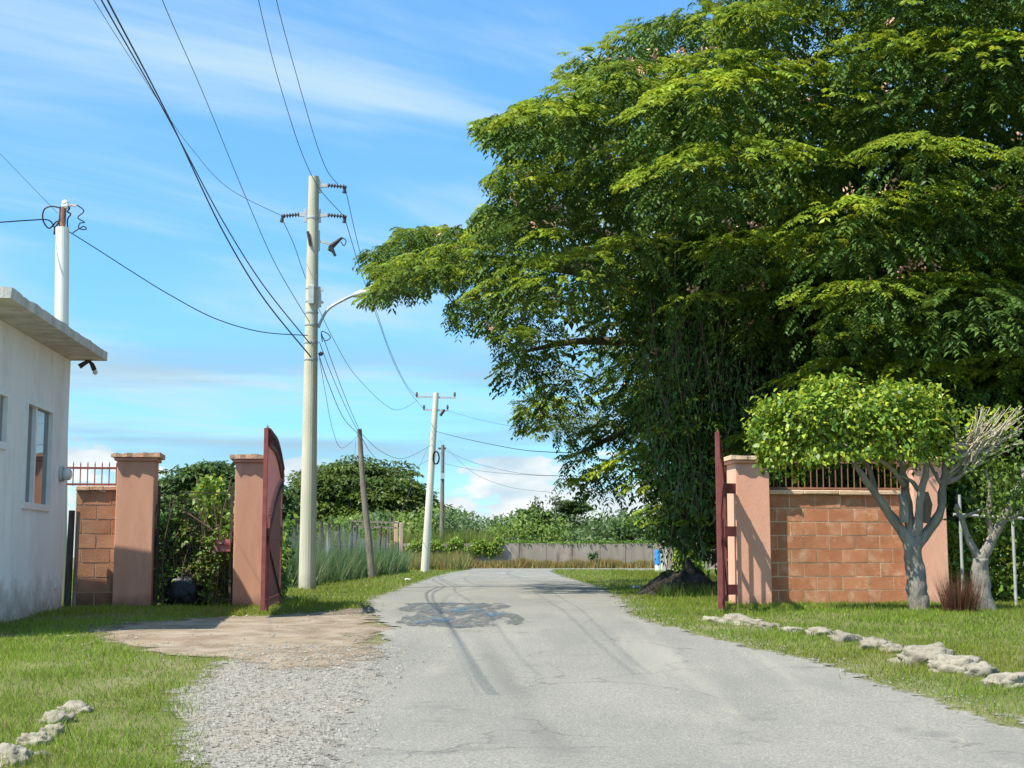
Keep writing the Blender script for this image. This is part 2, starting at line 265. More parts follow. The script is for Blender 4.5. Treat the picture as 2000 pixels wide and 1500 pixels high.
# ------------------------------------------------------------------ object helpers
ORG = {}
def tag(o, label, cat, group=None, kind=None):
    if label: o['label'] = label
    if cat: o['category'] = cat
    if group: o['group'] = group
    if kind: o['kind'] = kind
    return o
def thing(name, label, cat, loc, group=None):
    o = bpy.data.objects.new(name, None); COL.objects.link(o); o.empty_display_size = 0.2
    o.location = loc; ORG[o.name] = Vector(loc); return tag(o, label, cat, group)
def org(o): return ORG.get(o.name, Vector((0, 0, 0)))
def link(name, me, m, parent=None, loc=None):
    o = bpy.data.objects.new(name, me); COL.objects.link(o)
    if m is not None and not me.materials: me.materials.append(m)
    if parent is not None: o.parent = parent; ORG[o.name] = org(parent)
    if loc is not None: o.location = loc
    return o
class MB:
    def __init__(s): s.v = []; s.f = []
    def add(s, vs, fs):
        n = len(s.v); s.v += [tuple(v) for v in vs]; s.f += [tuple(i + n for i in f) for f in fs]; return s
    def box(s, c, size, rz=0.0, taper=1.0, jit=0.0):
        ca, sa = math.cos(rz), math.sin(rz); vs = []
        for dz in (-.5, .5):
            k = taper if dz > 0 else 1
            for dx, dy in ((-.5, -.5), (.5, -.5), (.5, .5), (-.5, .5)):
                x, y = dx * size[0] * k, dy * size[1] * k
                vs.append((c[0] + x * ca - y * sa + random.uniform(-jit, jit), c[1] + x * sa + y * ca + random.uniform(-jit, jit), c[2] + dz * size[2] + random.uniform(-jit, jit)))
        return s.add(vs, [(3, 2, 1, 0), (4, 5, 6, 7), (0, 1, 5, 4), (1, 2, 6, 5), (2, 3, 7, 6), (3, 0, 4, 7)])
    def tube(s, pts, rad, n=8, cap=True):
        pts = [Vector(p) for p in pts]; k = len(pts)
        rad = rad if isinstance(rad, (list, tuple)) else [rad] * k
        vs = []; prev = None
        for i, p in enumerate(pts):
            d = (pts[min(i + 1, k - 1)] - pts[max(i - 1, 0)])
            d = d.normalized() if d.length > 1e-9 else Vector((0, 0, 1))
            a = prev - d * prev.dot(d) if prev is not None else d.orthogonal()
            if a.length < 1e-6: a = d.orthogonal()
            a.normalize(); prev = a; b = d.cross(a)
            for j in range(n):
                t = 2 * math.pi * j / n; vs.append(p + (a * math.cos(t) + b * math.sin(t)) * rad[i])
        fs = [(i * n + j, i * n + (j + 1) % n, (i + 1) * n + (j + 1) % n, (i + 1) * n + j) for i in range(k - 1) for j in range(n)]
        if cap: fs += [tuple(reversed(range(n))), tuple(range((k - 1) * n, k * n))]
        return s.add(vs, fs)
    def bar(s, a, b, w, h=None):
        a, b = Vector(a), Vector(b); d = (b - a).normalized(); h = h or w
        u = d.cross(Vector((0, 0, 1))); u = Vector((1, 0, 0)) if u.length < 1e-4 else u.normalized(); q = u.cross(d)
        vs = [e + u * (sx * w / 2) + q * (sy * h / 2) for e in (a, b) for sx, sy in ((-1, -1), (1, -1), (1, 1), (-1, 1))]
        return s.add(vs, [(3, 2, 1, 0), (4, 5, 6, 7), (0, 1, 5, 4), (1, 2, 6, 5), (2, 3, 7, 6), (3, 0, 4, 7)])
    def torus(s, c, r, t, ax=Vector((0, 1, 0)), n=20, m=6, ell=1.0):
        ax = Vector(ax).normalized(); a = ax.orthogonal().normalized(); b = ax.cross(a)
        if abs(ax.z) < 0.9: b = Vector((0, 0, 1)); a = b.cross(ax).normalized()
        pts = [Vector(c) + a * (r * math.cos(2 * math.pi * i / n)) + b * (r * ell * math.sin(2 * math.pi * i / n)) for i in range(n + 1)]
        return s.tube(pts, t, m, False)
    def ball(s, c, r, n=10, m=7, sc=(1, 1, 1)):
        vs = []; fs = []
        for i in range(m + 1):
            t = math.pi * i / m
            for j in range(n):
                p = 2 * math.pi * j / n
                vs.append((c[0] + r * sc[0] * math.sin(t) * math.cos(p), c[1] + r * sc[1] * math.sin(t) * math.sin(p), c[2] + r * sc[2] * math.cos(t)))
        for i in range(m):
            for j in range(n): fs.append((i * n + j, (i + 1) * n + j, (i + 1) * n + (j + 1) % n, i * n + (j + 1) % n))
        return s.add(vs, fs)
    def rough(s, amp, fr):
        s.v = [tuple(Vector(v) + mnoise.noise_vector(Vector(v) * fr) * amp + mnoise.noise_vector(Vector(v) * fr * 2.7) * amp * 0.4) for v in s.v]; return s
    def build(s, name, m, parent=None, smooth=False, origin=None, bevel=0.0):
        o0 = org(parent) if parent is not None else Vector(origin or (0, 0, 0))
        me = bpy.data.meshes.new(name); me.from_pydata([(v[0] - o0.x, v[1] - o0.y, v[2] - o0.z) for v in s.v], [], s.f); me.update()
        if smooth: me.polygons.foreach_set('use_smooth', [True] * len(me.polygons))
        o = link(name, me, m, parent)
        if parent is None: o.location = o0; ORG[o.name] = o0
        if bevel:
            b = o.modifiers.new('bevel', 'BEVEL'); b.width = bevel; b.segments = 2; b.limit_method = 'ANGLE'
        return o
def curve(pts, n=16):
    """Catmull-Rom through the points"""
    pts = [Vector(p) for p in pts]; out = []
    for i in range(len(pts) - 1):
        p0, p1, p2, p3 = pts[max(i - 1, 0)], pts[i], pts[i + 1], pts[min(i + 2, len(pts) - 1)]
        for k in range(n):
            t = k / n
            out.append(0.5 * ((2 * p1) + (p2 - p0) * t + (2 * p0 - 5 * p1 + 4 * p2 - p3) * t * t + (3 * p1 - p0 - 3 * p2 + p3) * t ** 3))
    return out + [pts[-1]]

# fast numpy mesh of many quads / triangles with a colour for each face
def np_mesh(name, V, k, C, m, parent=None, origin=(0, 0, 0)):
    V = np.asarray(V, np.float64).reshape(-1, 3); nf = len(V) // k
    o0 = org(parent) if parent is not None else Vector(origin)
    V = V - np.array(o0)
    me = bpy.data.meshes.new(name); me.vertices.add(len(V)); me.vertices.foreach_set('co', V.astype(np.float32).ravel())
    me.loops.add(len(V)); me.loops.foreach_set('vertex_index', np.arange(len(V), dtype=np.int32))
    me.polygons.add(nf); me.polygons.foreach_set('loop_start', np.arange(0, len(V), k, dtype=np.int32))
    if C is not None:
        at = me.attributes.new('Col', 'FLOAT_COLOR', 'FACE'); c4 = np.ones((nf, 4), np.float32); c4[:, :3] = C; at.data.foreach_set('color', c4.ravel())
    me.update(calc_edges=True)
    o = link(name, me, m, parent)
    if parent is None: o.location = o0; ORG[o.name] = o0
    return o
def unit(a): return a / np.maximum(np.linalg.norm(a, axis=-1, keepdims=True), 1e-9)
def leaf_quads(p, ax, nm, ln, wd):
    ax = unit(ax); sd = unit(np.cross(ax, nm)); nm = np.cross(sd, ax)
    ln = np.asarray(ln)[:, None]; wd = np.asarray(wd)[:, None]
    mid = p + ax * ln * 0.45 + nm * wd * 0.18
    return np.stack([p, mid + sd * wd * 0.5, p + ax * ln - nm * ln * 0.10, mid - sd * wd * 0.5], 1)
def rnd_dirs(n):
    return unit(RNG.normal(size=(n, 3)))
def vary(n, c, amt=0.25, warm=0.12):
    c = np.asarray(c, float); b = 1 + RNG.uniform(-amt, amt, (n, 1)); h = RNG.uniform(-warm, warm, (n, 1))
    return np.clip(c * b * np.concatenate([1 + h * 1.4, 1 + h * 0.3, 1 - h], 1), 0.003, 1)
def fronds(o, d, L, pairs, lw, C):
    """feathery compound leaves: o,d (M,3), L (M,), C (M,3) -> quads, colours"""
    M_ = len(o); up = np.array([0, 0, 1.0]); d = unit(d); side = unit(np.cross(d, up) + 1e-6)
    Q = []; K = []
    for k in range(pairs):
        s = (k + 0.6) / pairs
        p = o + d * (s * L)[:, None] - up * (0.50 * s * s * L)[:, None]
        for sg in (-1, 1):
            ax = side * sg + d * 0.55 - up * (0.35 + 0.35 * s) + RNG.normal(0, 0.16, (M_, 3))
            nm = up + RNG.normal(0, 0.25, (M_, 3))
            ll = L * lw * (1 - 0.45 * abs(s - 0.45)) * RNG.uniform(0.8, 1.2, M_)
            Q.append(leaf_quads(p, ax, nm, ll, ll * 0.42)); K.append(C * RNG.uniform(0.85, 1.15, (M_, 1)))
    return np.concatenate(Q), np.concatenate(K)
def inpoly(x, y, poly):
    x = np.asarray(x); y = np.asarray(y); r = np.zeros(x.shape, bool); j = len(poly) - 1
    for i in range(len(poly)):
        xi, yi = poly[i]; xj, yj = poly[j]
        with np.errstate(divide='ignore', invalid='ignore'):
            c = ((yi > y) != (yj > y)) & (x < (xj - xi) * (y - yi) / (yj - yi + 1e-12) + xi)
        r ^= c; j = i
    return r
def project(p):
    p = np.asarray(p, float); x = p[:, 0]; y = p[:, 1]; z = p[:, 2] - CAMZ
    dep = y * math.cos(TH) + z * math.sin(TH); v = -y * math.sin(TH) + z * math.cos(TH)
    return 1000 + FPX * x / dep, 750 - FPX * v / dep

# ------------------------------------------------------------------ ground, road, sheets
YR = np.unique(np.concatenate([np.arange(-6, 26, 0.1), np.arange(26, 100, 0.5), [120, 180, 300, 600, 1500]]))
def sheet(name, f, y0, y1, dz, m, edge=0.06, seed=0, escale=1.3, fade=True):
    ys = [y for y in YR if y0 <= y <= y1]; mb = MB(); rows = []; fd = []
    for y in ys:
        a, b = f(y)
        a += edge * (mnoise.noise((seed, y * escale, 1.7)) + 0.6 * mnoise.noise((seed, y * escale * 3.7, 7.1))) * 2
        b += edge * (mnoise.noise((seed + 9.3, y * escale, 2.7)) + 0.6 * mnoise.noise((seed + 9.3, y * escale * 3.7, 3.1))) * 2
        if b < a + 0.1: b = a + 0.1
        h = (b - a) / 2; of = [min(q, h * k) for q, k in ((0, 0), (.1, .1), (.22, .22), (.4, .4), (.7, .6), (1.2, .8))]
        xs = [a + q for q in of] + [b - q for q in reversed(of)]; rows.append([(x, y, gz(y) + dz) for x in xs])
        ends = min(y - y0 if y0 > -5 else 9, y1 - y if fade != 'near' else 9); fd += [min(x - a, b - x, ends) for x in xs]
    vs = [v for r in rows for v in r]; n = 12
    fs = [(i * n + j, i * n + j + 1, (i + 1) * n + j + 1, (i + 1) * n + j) for i in range(len(rows) - 1) for j in range(n - 1)]
    mb.add(vs, fs); o = mb.build(name, m); o['kind'] = 'structure'
    at = o.data.attributes.new('Fade', 'FLOAT', 'POINT'); at.data.foreach_set('value', fd); return o
def ragged(m, width, nscale, st=(1, 1, 1), cut=0.0):
    """worn edge: the sheet thins out into crumbs over the given width"""
    nt = m.node_tree; N = nt.nodes; L = nt.links; out = N['Material Output']; src = out.inputs[0].links[0].from_socket
    at = N.new('ShaderNodeAttribute'); at.attribute_name = 'Fade'; tc = N.new('ShaderNodeTexCoord'); mp = N.new('ShaderNodeMapping'); mp.inputs['Scale'].default_value = st; L.new(tc.outputs['Object'], mp.inputs[0])
    n = N.new('ShaderNodeTexNoise'); n.inputs['Scale'].default_value = nscale; n.inputs['Detail'].default_value = 8; n.inputs['Roughness'].default_value = 0.7; L.new(mp.outputs[0], n.inputs['Vector'])
    a = N.new('ShaderNodeMapRange'); L.new(at.outputs['Fac'], a.inputs[0]); a.inputs[1].default_value = 0; a.inputs[2].default_value = width; a.inputs[3].default_value = -0.28 - cut; a.inputs[4].default_value = 0.34 - cut
    ad = N.new('ShaderNodeMath'); ad.operation = 'ADD'; L.new(a.outputs[0], ad.inputs[0]); L.new(n.outputs[0], ad.inputs[1])
    f = N.new('ShaderNodeMapRange'); L.new(ad.outputs[0], f.inputs[0]); f.inputs[1].default_value = 0.46; f.inputs[2].default_value = 0.56
    t = N.new('ShaderNodeBsdfTransparent'); x = N.new('ShaderNodeMixShader'); L.new(f.outputs[0], x.inputs[0]); L.new(t.outputs[0], x.inputs[1]); L.new(src, x.inputs[2]); L.new(x.outputs[0], out.inputs[0])
ragged(M['road'], 0.40, 5.0); ragged(M['gravel'], 0.55, 3.5); ragged(M['dirt'], 1.3, 2.2)
def rows_from_px(tab):
    pts = sorted((G(1000, py).y, G(a, py).x, G(b, py).x) for py, a, b in tab)
    ys = [p[0] for p in pts]; A = [p[1] for p in pts]; B = [p[2] for p in pts]
    return lambda y: (float(np.interp(y, ys, A)), float(np.interp(y, ys, B))), ys[0], ys[-1]
sheet('ground', lambda y: (-1500, 1500), -6, 1500, 0.0, M['terrain'], edge=0)
ROADPX = [(1500, 560, 2300), (1440, 585, 2090), (1400, 630, 1965), (1350, 655, 1805), (1300, 690, 1645), (1265, 712, 1505), (1225, 722, 1335),
          (1200, 706, 1258), (1175, 694, 1238), (1150, 768, 1196), (1130, 828, 1122), (1118, 876, 1084), (1113, 912, 1088)]
rf, ry0, ry1 = rows_from_px(ROADPX)
def road_f(y):
    if y > 80: return (-2.6, 45.0) if y < 89 else (-2.6, 45)
    return rf(y)
sheet('road', road_f, -6, 88, 0.014, M['road'], edge=0.07, seed=3, fade='near')
GRAVPX = [(1500, 265, 800), (1460, 280, 810), (1420, 300, 820), (1380, 290, 830), (1340, 310, 840), (1310, 350, 850), (1290, 400, 850), (1262, 400, 850)]
gf, gy0, gy1 = rows_from_px(GRAVPX)
sheet('gravel_shoulder', gf, -6, gy1, 0.005, M['gravel'], edge=0.10, seed=11)
DIRTPX = [(1330, 560, 760), (1312, 430, 810), (1290, 330, 840), (1272, 160, 850), (1250, 95, 850), (1232, 85, 850), (1218, 150, 840), (1208, 330, 830), (1198, 520, 820), (1190, 620, 810), (1180, 660, 790)]
df, dy0, dy1 = rows_from_px(DIRTPX)
sheet('dirt_driveway', df, dy0, dy1, 0.009, M['dirt'], edge=0.14, seed=21)
SHPX = [(1500, 2250, 2420), (1420, 1960, 2120), (1380, 1850, 1960), (1340, 1730, 1830), (1300, 1610, 1690), (1265, 1480, 1545), (1225, 1315, 1360), (1205, 1240, 1285), (1185, 1225, 1268), (1165, 1205, 1240)]
sf, sy0, sy1 = rows_from_px(SHPX)
sheet('gravel_verge', sf, sy0, sy1, 0.006, M['gravel'], edge=0.05, seed=31)
sheet('concrete_apron', lambda y: (6.0, 9.6), 74, 79.5, 0.02, M['pebble'], edge=0.1, seed=41)

for M_, cut, lift, nm in ((M['wet'], 0.31, 0.020, 'wet_patch'), (M['water'], 0.42, 0.027, 'puddle')):
    ragged(M_, 0.5, 1.5, (1.7, 0.35, 1), cut)
    for k, tab in enumerate(([(1236, 735, 1010), (1218, 705, 1120), (1200, 715, 1060), (1178, 740, 1040)], [(1272, 770, 870), (1260, 770, 870)])):
        pf, p0, p1 = rows_from_px(tab); sheet(nm, pf, p0, p1, lift, M_, edge=0.05, seed=50 + k)

def on_hard(x, y):
    """True where the road, gravel or dirt lies"""
    h = np.zeros(x.shape, bool); wob = RNG.normal(0, 0.10, x.shape)
    def chk(f, a, b, m):
        A = np.zeros_like(y); B = np.zeros_like(y); ok = (y >= a) & (y <= b)
        yy = np.linspace(a, b, 400); lo = np.array([f(t)[0] for t in yy]); hi = np.array([f(t)[1] for t in yy])
        A = np.interp(y, yy, lo); B = np.interp(y, yy, hi)
        return ok & (x + wob > A + m) & (x + wob < B - m)
    h |= chk(road_f, -6, 88, 0.10); h |= chk(gf, -6, gy1, 0.26); h |= chk(df, dy0 + .5, dy1 - .7, 0.55); h |= chk(sf, sy0, sy1, 0.16)
    return h
def blades(name, x, y, h, w, C, parent=None, lean=0.45, z=None):
    n = len(x); z = gz_np(y) if z is None else z; a = RNG.uniform(0, 2 * math.pi, n)
    b = np.stack([x, y, z - 0.005], 1); s = np.stack([np.cos(a), np.sin(a), np.zeros(n)], 1) * (w / 2)[:, None]
    t = b + np.stack([RNG.normal(0, lean, n) * h, RNG.normal(0, lean, n) * h, h], 1)
    return np_mesh(name, np.stack([b - s, b + s, t], 1), 3, C, M['grass'], parent)
def lawn():
    X = []; Y = []
    for y0, y1, dens in ((6.3, 9, 3400), (9, 12, 2600), (12, 15, 2000), (15, 19, 1400), (19, 24, 800), (24, 32, 360), (32, 48, 140), (48, 80, 50)):
        n = int(dens * (y1 - y0) * 0.80 * (y0 + y1) / 2)
        y = RNG.uniform(y0, y1, n); x = RNG.uniform(-0.40, 0.40, n) * y; ok = (~on_hard(x, y))
        bl = np.array([mnoise.noise((a * 0.9, b * 0.9, 4.0)) for a, b in zip(x[ok], y[ok])])   # bare patches
        k = RNG.uniform(0, 1, len(bl)) < np.clip(0.86 + bl * 1.3, 0.12, 1)
        X.append(x[ok][k]); Y.append(y[ok][k])
    x = np.concatenate(X); y = np.concatenate(Y); n = len(x)
    far = np.clip(y / 14, 0.8, 4)
    h = RNG.uniform(0.022, 0.06, n) * (1 + 0.12 * far); w = RNG.uniform(0.006, 0.011, n) * far
    t = np.array([mnoise.noise((a * 0.35, b * 0.35, 9.0)) for a, b in zip(x, y)])[:, None]
    C = np.array([[0.175, 0.265, 0.032]]) * (1 - 0.25 * t) + np.array([[0.07, 0.03, 0.0]]) * np.clip(t + 0.1, 0, 1)
    C = C * RNG.uniform(0.6, 1.4, (n, 1)); t2 = np.array([mnoise.noise((a * 1.7, b * 1.7, 2.0)) for a, b in zip(x, y)]); h *= 1 + 0.9 * np.clip(t2, -0.4, 1); tall = RNG.uniform(0, 1, n) < 0.012; h[tall] *= 2.4; dry = RNG.uniform(0, 1, n) < 0.08 + 0.35 * np.clip(t2 - 0.25, 0, 1); C[dry] = np.array([0.30, 0.25, 0.11]) * RNG.uniform(0.8, 1.2, (dry.sum(), 1))
    o = blades('lawn_grass', x, y, h, w, C); tag(o, 'short green lawn grass on both sides of the road', 'grass', kind='stuff')
lawn()
def pebbles():
    """loose stones on the gravel, the dirt and along the road edges"""
    P_ = []
    def scatter(f, y0, y1, n, s0, s1, wide=0.15, edge=False):
        y = y0 + (y1 - y0) * RNG.uniform(0, 1, n)
        for q in y:
            a, b = f(q)
            if edge: x = (a if random.random() < 0.4 else b) + random.gauss(0, wide)
            else: x = random.uniform(a - wide, b + wide)
            P_.append((x, q, random.uniform(s0, s1) * (1.7 if random.random() < 0.05 else 1)))
    scatter(lambda y: (gf(y)[0] + 0.22, gf(y)[1] - 0.25), 6.6, gy1, 6500, 0.004, 0.013, 0.0); scatter(df, dy0, dy1, 900, 0.006, 0.016); scatter(sf, sy0, sy1, 900, 0.005, 0.012, 0.05)
    scatter(road_f, 6.6, 26, 900, 0.004, 0.010, 0.15, True)
    A = np.array(P_); n = len(A); oc = np.array([[1, 0, 0], [0, 1, 0], [-1, 0, 0], [0, -1, 0], [0, 0, 1.0]])
    ang = RNG.uniform(0, 6.28, n); sc = A[:, 2:3] * RNG.uniform(0.7, 1.3, (n, 3)); sc[:, 2] *= 0.8
    v = oc[None] * sc[:, None]; c, s = np.cos(ang)[:, None], np.sin(ang)[:, None]
    v = np.stack([v[..., 0] * c - v[..., 1] * s, v[..., 0] * s + v[..., 1] * c, v[..., 2]], -1) + np.stack([A[:, 0], A[:, 1], gz_np(A[:, 1]) + 0.014], 1)[:, None]
    T = np.stack([v[:, [i, (i + 1) % 4, 4]] for i in range(4)], 1).reshape(-1, 3, 3)
    o = np_mesh('loose_gravel', T, 3, None, M['pebble']); tag(o, 'loose pale gravel on the shoulder and road edges', 'gravel', kind='stuff')
pebbles()

# ------------------------------------------------------------------ the gate line
A7 = R(7.0); TX = Vector((math.cos(A7), math.sin(A7), 0)); NX = Vector((math.sin(A7), -math.cos(A7), 0))   # along the wall; towards the camera
L0 = Vector((-5.55, 20.2, 0))
def W(s, d=0.0, z=0.0): return L0 + TX * s + NX * d + Vector((0, 0, z))       # s along the front face, d in front of it
def s_at(px):                                                                # s of the wall line seen at a photo column
    u = (px - 1000) / FPX; k = u * math.cos(TH) * 1.0
    return (u * L0.y * 1.007 - L0.x) / (TX.x - u * 1.007 * TX.y)
def pillar(s0, w, h, label, mt, capm, dp=0.50, broken=False):
    c = W(s0 + w / 2, -dp / 2); t = thing('gate_pillar', label, 'pillar', (c.x, c.y, 0), 'rendered gate pillars')
    m = MB(); m.box((c.x, c.y, h / 2 - 0.10), (w, dp, h + 0.2), A7, 0.985); m.build('shaft', mt, t, bevel=0.012)
    m = MB(); m.box((c.x, c.y, h + 0.025), (w + 0.07, dp + 0.07, 0.05), A7); m.build('cap_moulding', mt, t, bevel=0.015)
    m = MB(); n = 9; x0 = -(w / 2 + 0.075); full = w + 0.15; dpt = dp + 0.15; vs = []
    for i in range(n + 1):
        x = x0 + full * i / n
        for yy in (-dpt / 2, dpt / 2):
            j = random.uniform(-0.014, 0.014); cut = 0.03 * random.random() if broken and i < 3 else 0
            for zz in (h + 0.052, h + 0.115 + random.uniform(-0.009, 0.007) - cut):
                q = c + TX * x + NX * (-(yy + j)); vs.append((q.x, q.y, zz))
    fs = []
    for i in range(n):
        a = i * 4; b = a + 4
        fs += [(a, a + 1, b + 1, b), (a + 2, b + 2, b + 3, a + 3), (a + 1, a + 3, b + 3, b + 1), (a, b, b + 2, a + 2)]
    fs += [(0, 2, 3, 1), (n * 4, n * 4 + 1, n * 4 + 3, n * 4 + 2)]
    m.add(vs, fs); m.build('cap_slab', capm, t)
    return t
sA, sB = s_at(233), s_at(463); sC, sD = s_at(1433), s_at(1776)
PW = 0.53
pillar(sA, PW, 2.06, 'terracotta gate pillar beside the brown block wall with a chipped cap', M['terra'], M['cap'], broken=True)
pillar(sB, PW, 2.05, 'terracotta gate pillar just behind the open maroon gate leaf', M['terra'], M['cap'])
pillar(sC, PW, 2.10, 'peach gate pillar striped by the shadow of the gate bars', M['peach'], M['cap_pale'])
pillar(sD, PW, 2.10, 'peach pillar half hidden behind the grey tree trunk', M['peach'], M['cap_pale'])

def block_wall(s0, s1, h, courses, label, bm, mm, capm, setback, startoff, rail):
    c = W((s0 + s1) / 2, -setback - 0.10); t = thing('block_wall', label, 'wall', (c.x, c.y, 0))
    ch = 0.205; bl = 0.40; g = 0.017; th = 0.18; top = courses * ch
    m = MB(); m.box((c.x, c.y, top / 2 - 0.1), (s1 - s0 - 0.006, th - 0.012, top + 0.19), A7); m.build('mortar', mm, t)
    cache = {}
    for k in range(courses):
        x = s0 - (startoff if k % 2 else startoff + bl / 2); z = top - (k + 0.5) * ch
        while x < s1:
            a, b = max(x, s0), min(x + bl, s1); x += bl
            if b - a < 0.05: continue
            key = round(b - a, 2)
            if key not in cache:
                bm_ = MB(); bm_.box((0, 0, 0), (b - a - g, th, ch - g), A7, jit=0.0015); me = bpy.data.meshes.new('brick'); me.from_pydata(bm_.v, [], bm_.f); me.update(); cache[key] = me
            q = W((a + b) / 2, -setback - 0.10 + random.uniform(-0.003, 0.003)); o = link('brick', cache[key], bm, t, (q.x - c.x, q.y - c.y, z))
    m = MB(); n = max(3, int((s1 - s0) / 0.45)); 
    for i in range(n):
        a = s0 + (s1 - s0) * i / n; b = s0 + (s1 - s0) * (i + 1) / n; q = W((a + b) / 2, -setback - 0.10)
        m2 = MB(); m2.box((q.x, q.y, top + 0.034 + random.uniform(-0.003, 0.003)), (b - a - 0.004, th + 0.11, 0.066), A7, jit=0.004); m2.build('coping_stone', capm, t, bevel=0.012)
    # iron railing on the coping
    r0, r1, zb, zt, step = rail; cr = W((r0 + r1) / 2, -setback - 0.10)
    return t, top
wl, topl = block_wall(s_at(152), sA - 0.004, 1.66, 8, 'brown concrete block wall stub beside the white building', M['brick_l'], M['mortar_l'], M['cap'], 0.16, 0.1, (0, 0, 0, 0, 1))
wr, topr = block_wall(sC + PW + 0.004, sD - 0.004, 1.60, 8, 'orange concrete block wall between the peach pillars', M['brick_r'], M['mortar_r'], M['cap_pale'], 0.16, 0.25, (0, 0, 0, 0, 1))
def railing(s0, s1, zb, zt, zspike, step, label, mt, setback=0.26):
    a = W(s0, -setback, zb); t = thing('iron_railing', label, 'railing', W((s0 + s1) / 2, -setback, zb - 0.03))
    for z in (zb, zt): m = MB(); m.bar(W(s0, -setback, z), W(s1, -setback, z), 0.03, 0.03); m.build('rail', mt, t)
    n = int((s1 - s0) / step)
    for i in range(n + 1):
        s = s0 + 0.03 + (s1 - s0 - 0.06) * i / n; m = MB(); m.bar(W(s, -setback, zb - 0.02), W(s, -setback, zspike), 0.013); m.add([W(s, -setback, zspike + 0.05)] + [W(s + dx, -setback + dy, zspike) for dx, dy in ((-.009, -.009), (.009, -.009), (.009, .009), (-.009, .009))], [(0, 1, 2), (0, 2, 3), (0, 3, 4), (0, 4, 1)]); m.build('picket', mt, t)
railing(s_at(110), sA - 0.01, topl + 0.095, topl + 0.33, topl + 0.38, 0.105, 'maroon spiked railing on top of the brown block wall', M['redmetal'])
railing(sC + PW + 0.01, sD - 0.01, topr + 0.10, topr + 0.50, topr + 0.55, 0.098, 'rusty spiked railing above the orange block wall', M['rail'])

# ------------------------------------------------------------------ open gate leaves
def gate_leaf(hinge, free, label, sheeted, hinge_to):
    h = Vector((*hinge, 0)); f = Vector((*free, 0)); ln = (f - h).length; d = (f - h) / ln; nrm = Vector((-d.y, d.x, 0))
    t = thing('gate_leaf', label, 'gate', (h.x, h.y, 0.1), 'maroon entrance gate leaves')
    def q(s, z, o=0.0): return h + d * s + nrm * o + Vector((0, 0, z))
    zb, zm = 0.16, 0.95; side = 1 if sheeted else 0
    def top(s):                                     # the arched top, high at the free end
        k = s / ln; return 1.95 + 0.30 * math.sin(min(1, k / 0.62) * math.pi / 2)
    def low(s):                                     # sweeping lower curve, falling to the middle rail at the free end
        k = s / ln; return 1.80 - 0.80 * k ** 1.7
    m = MB(); m.bar(q(0, 0.05), q(0, 2.04), 0.06, 0.06); m.build('stile', M['redmetal'], t)
    m = MB(); m.bar(q(ln, 0.06), q(ln, 2.27), 0.05, 0.05); m.build('stile', M['redmetal'], t)
    m = MB(); m.bar(q(ln - 0.09, 0.05, 0.05), q(ln - 0.09, 1.18, 0.05), 0.025); m.build('drop_bolt', M['redmetal'], t)
    for z, nme in ((zb, 'bottom_rail'), (zm, 'middle_rail')):
        m = MB(); m.bar(q(0.03, z), q(ln - 0.035, z), 0.05, 0.045); m.build(nme, M['redmetal'], t)
    for fn, off, nme in ((top, 0, 'arched_rail'), (top, -0.17, 'arched_rail'), (low, 0, 'swept_rail'), (low, -0.12, 'swept_rail')):
        m = MB(); pts = [q(0.03 + (ln - 0.06) * i / 18, fn(0.03 + (ln - 0.06) * i / 18) + off) for i in range(19)]; pts = [p_ + nrm * (0.035 * side) for p_ in pts]; m.tube(pts, 0.026, 6); m.build(nme, M['darkred'], t)
    for fn, off, n in ((top, -0.085, 22), (low, -0.06, 20)):
        for i in range(n):
            s = 0.10 + (ln - 0.2) * i / (n - 1); m = MB(); m.torus(q(s, fn(s) + off, 0.035 * side), 0.06 if fn is top else 0.046, 0.020, nrm, 12, 5); m.build('scroll_ring', M['darkred'], t)
    n = int(ln / 0.115)
    for i in range(1, n):
        s = ln * i / n; m = MB(); m.bar(q(s, 0.07), q(s, top(s) + 0.0), 0.024, 0.024)
        m.build('picket', M['pinkmetal' if sheeted else 'redmetal'], t)
        m = MB(); z = top(s); m.add([q(s, z + 0.08)] + [q(s + a, z, b) for a, b in ((-.03, -.014), (.03, -.014), (.03, .014), (-.03, .014))], [(0, 1, 2), (0, 2, 3), (0, 3, 4), (0, 4, 1)]); m.build('finial', M['redmetal'], t)
        if sheeted:
            s2 = ln * (i + 1) / n; m = MB(); z0 = zb + 0.03; k = 0.014
            a, b = s + 0.004, s2 - 0.004
            m.add([q(a, z0, k), q(b, z0, k), q(b, low(b) - 0.12, k), q(a, low(a) - 0.12, k), q(a, z0, k + 0.004), q(b, z0, k + 0.004), q(b, low(b) - 0.12, k + 0.004), q(a, low(a) - 0.12, k + 0.004)],
                  [(0, 1, 2, 3), (7, 6, 5, 4), (0, 4, 5, 1), (1, 5, 6, 2), (2, 6, 7, 3), (3, 7, 4, 0)])
            m.build('sheet_strip', M['redmetal'], t)
    m = MB(); m.bar(q(0.05, zb, 0.035), q(ln - 0.05, zm - 0.04, 0.035), 0.02, 0.02); m.build('brace', M['darkred'], t)
    ht = Vector((*hinge_to, 0)) - h; 
    for z in (0.22, 1.08, 1.72):
        a = q(0, z); m = MB(); m.box(tuple(a + ht * 0.5), (abs(ht.length) + 0.05, 0.08, 0.15), math.atan2(ht.y, ht.x)); m.build('hinge', M['redmetal'], t)
hl = W(sB + PW + 0.12, 0.02); fl = P(515, 1100, 17.35)
gate_leaf((hl.x, hl.y), (fl.x, fl.y), 'open maroon gate leaf with sheet panels beside the terracotta pillar', True, tuple(W(sB + PW - 0.01, -0.05).xy))
hr = W(sC - 0.19, 0.02); fr = P(1405, 1100, 17.9)
gate_leaf((hr.x, hr.y), (fr.x, fr.y), 'open barred maroon gate leaf seen edge-on beside the peach pillar', False, tuple(W(sC + 0.01, -0.05).xy))

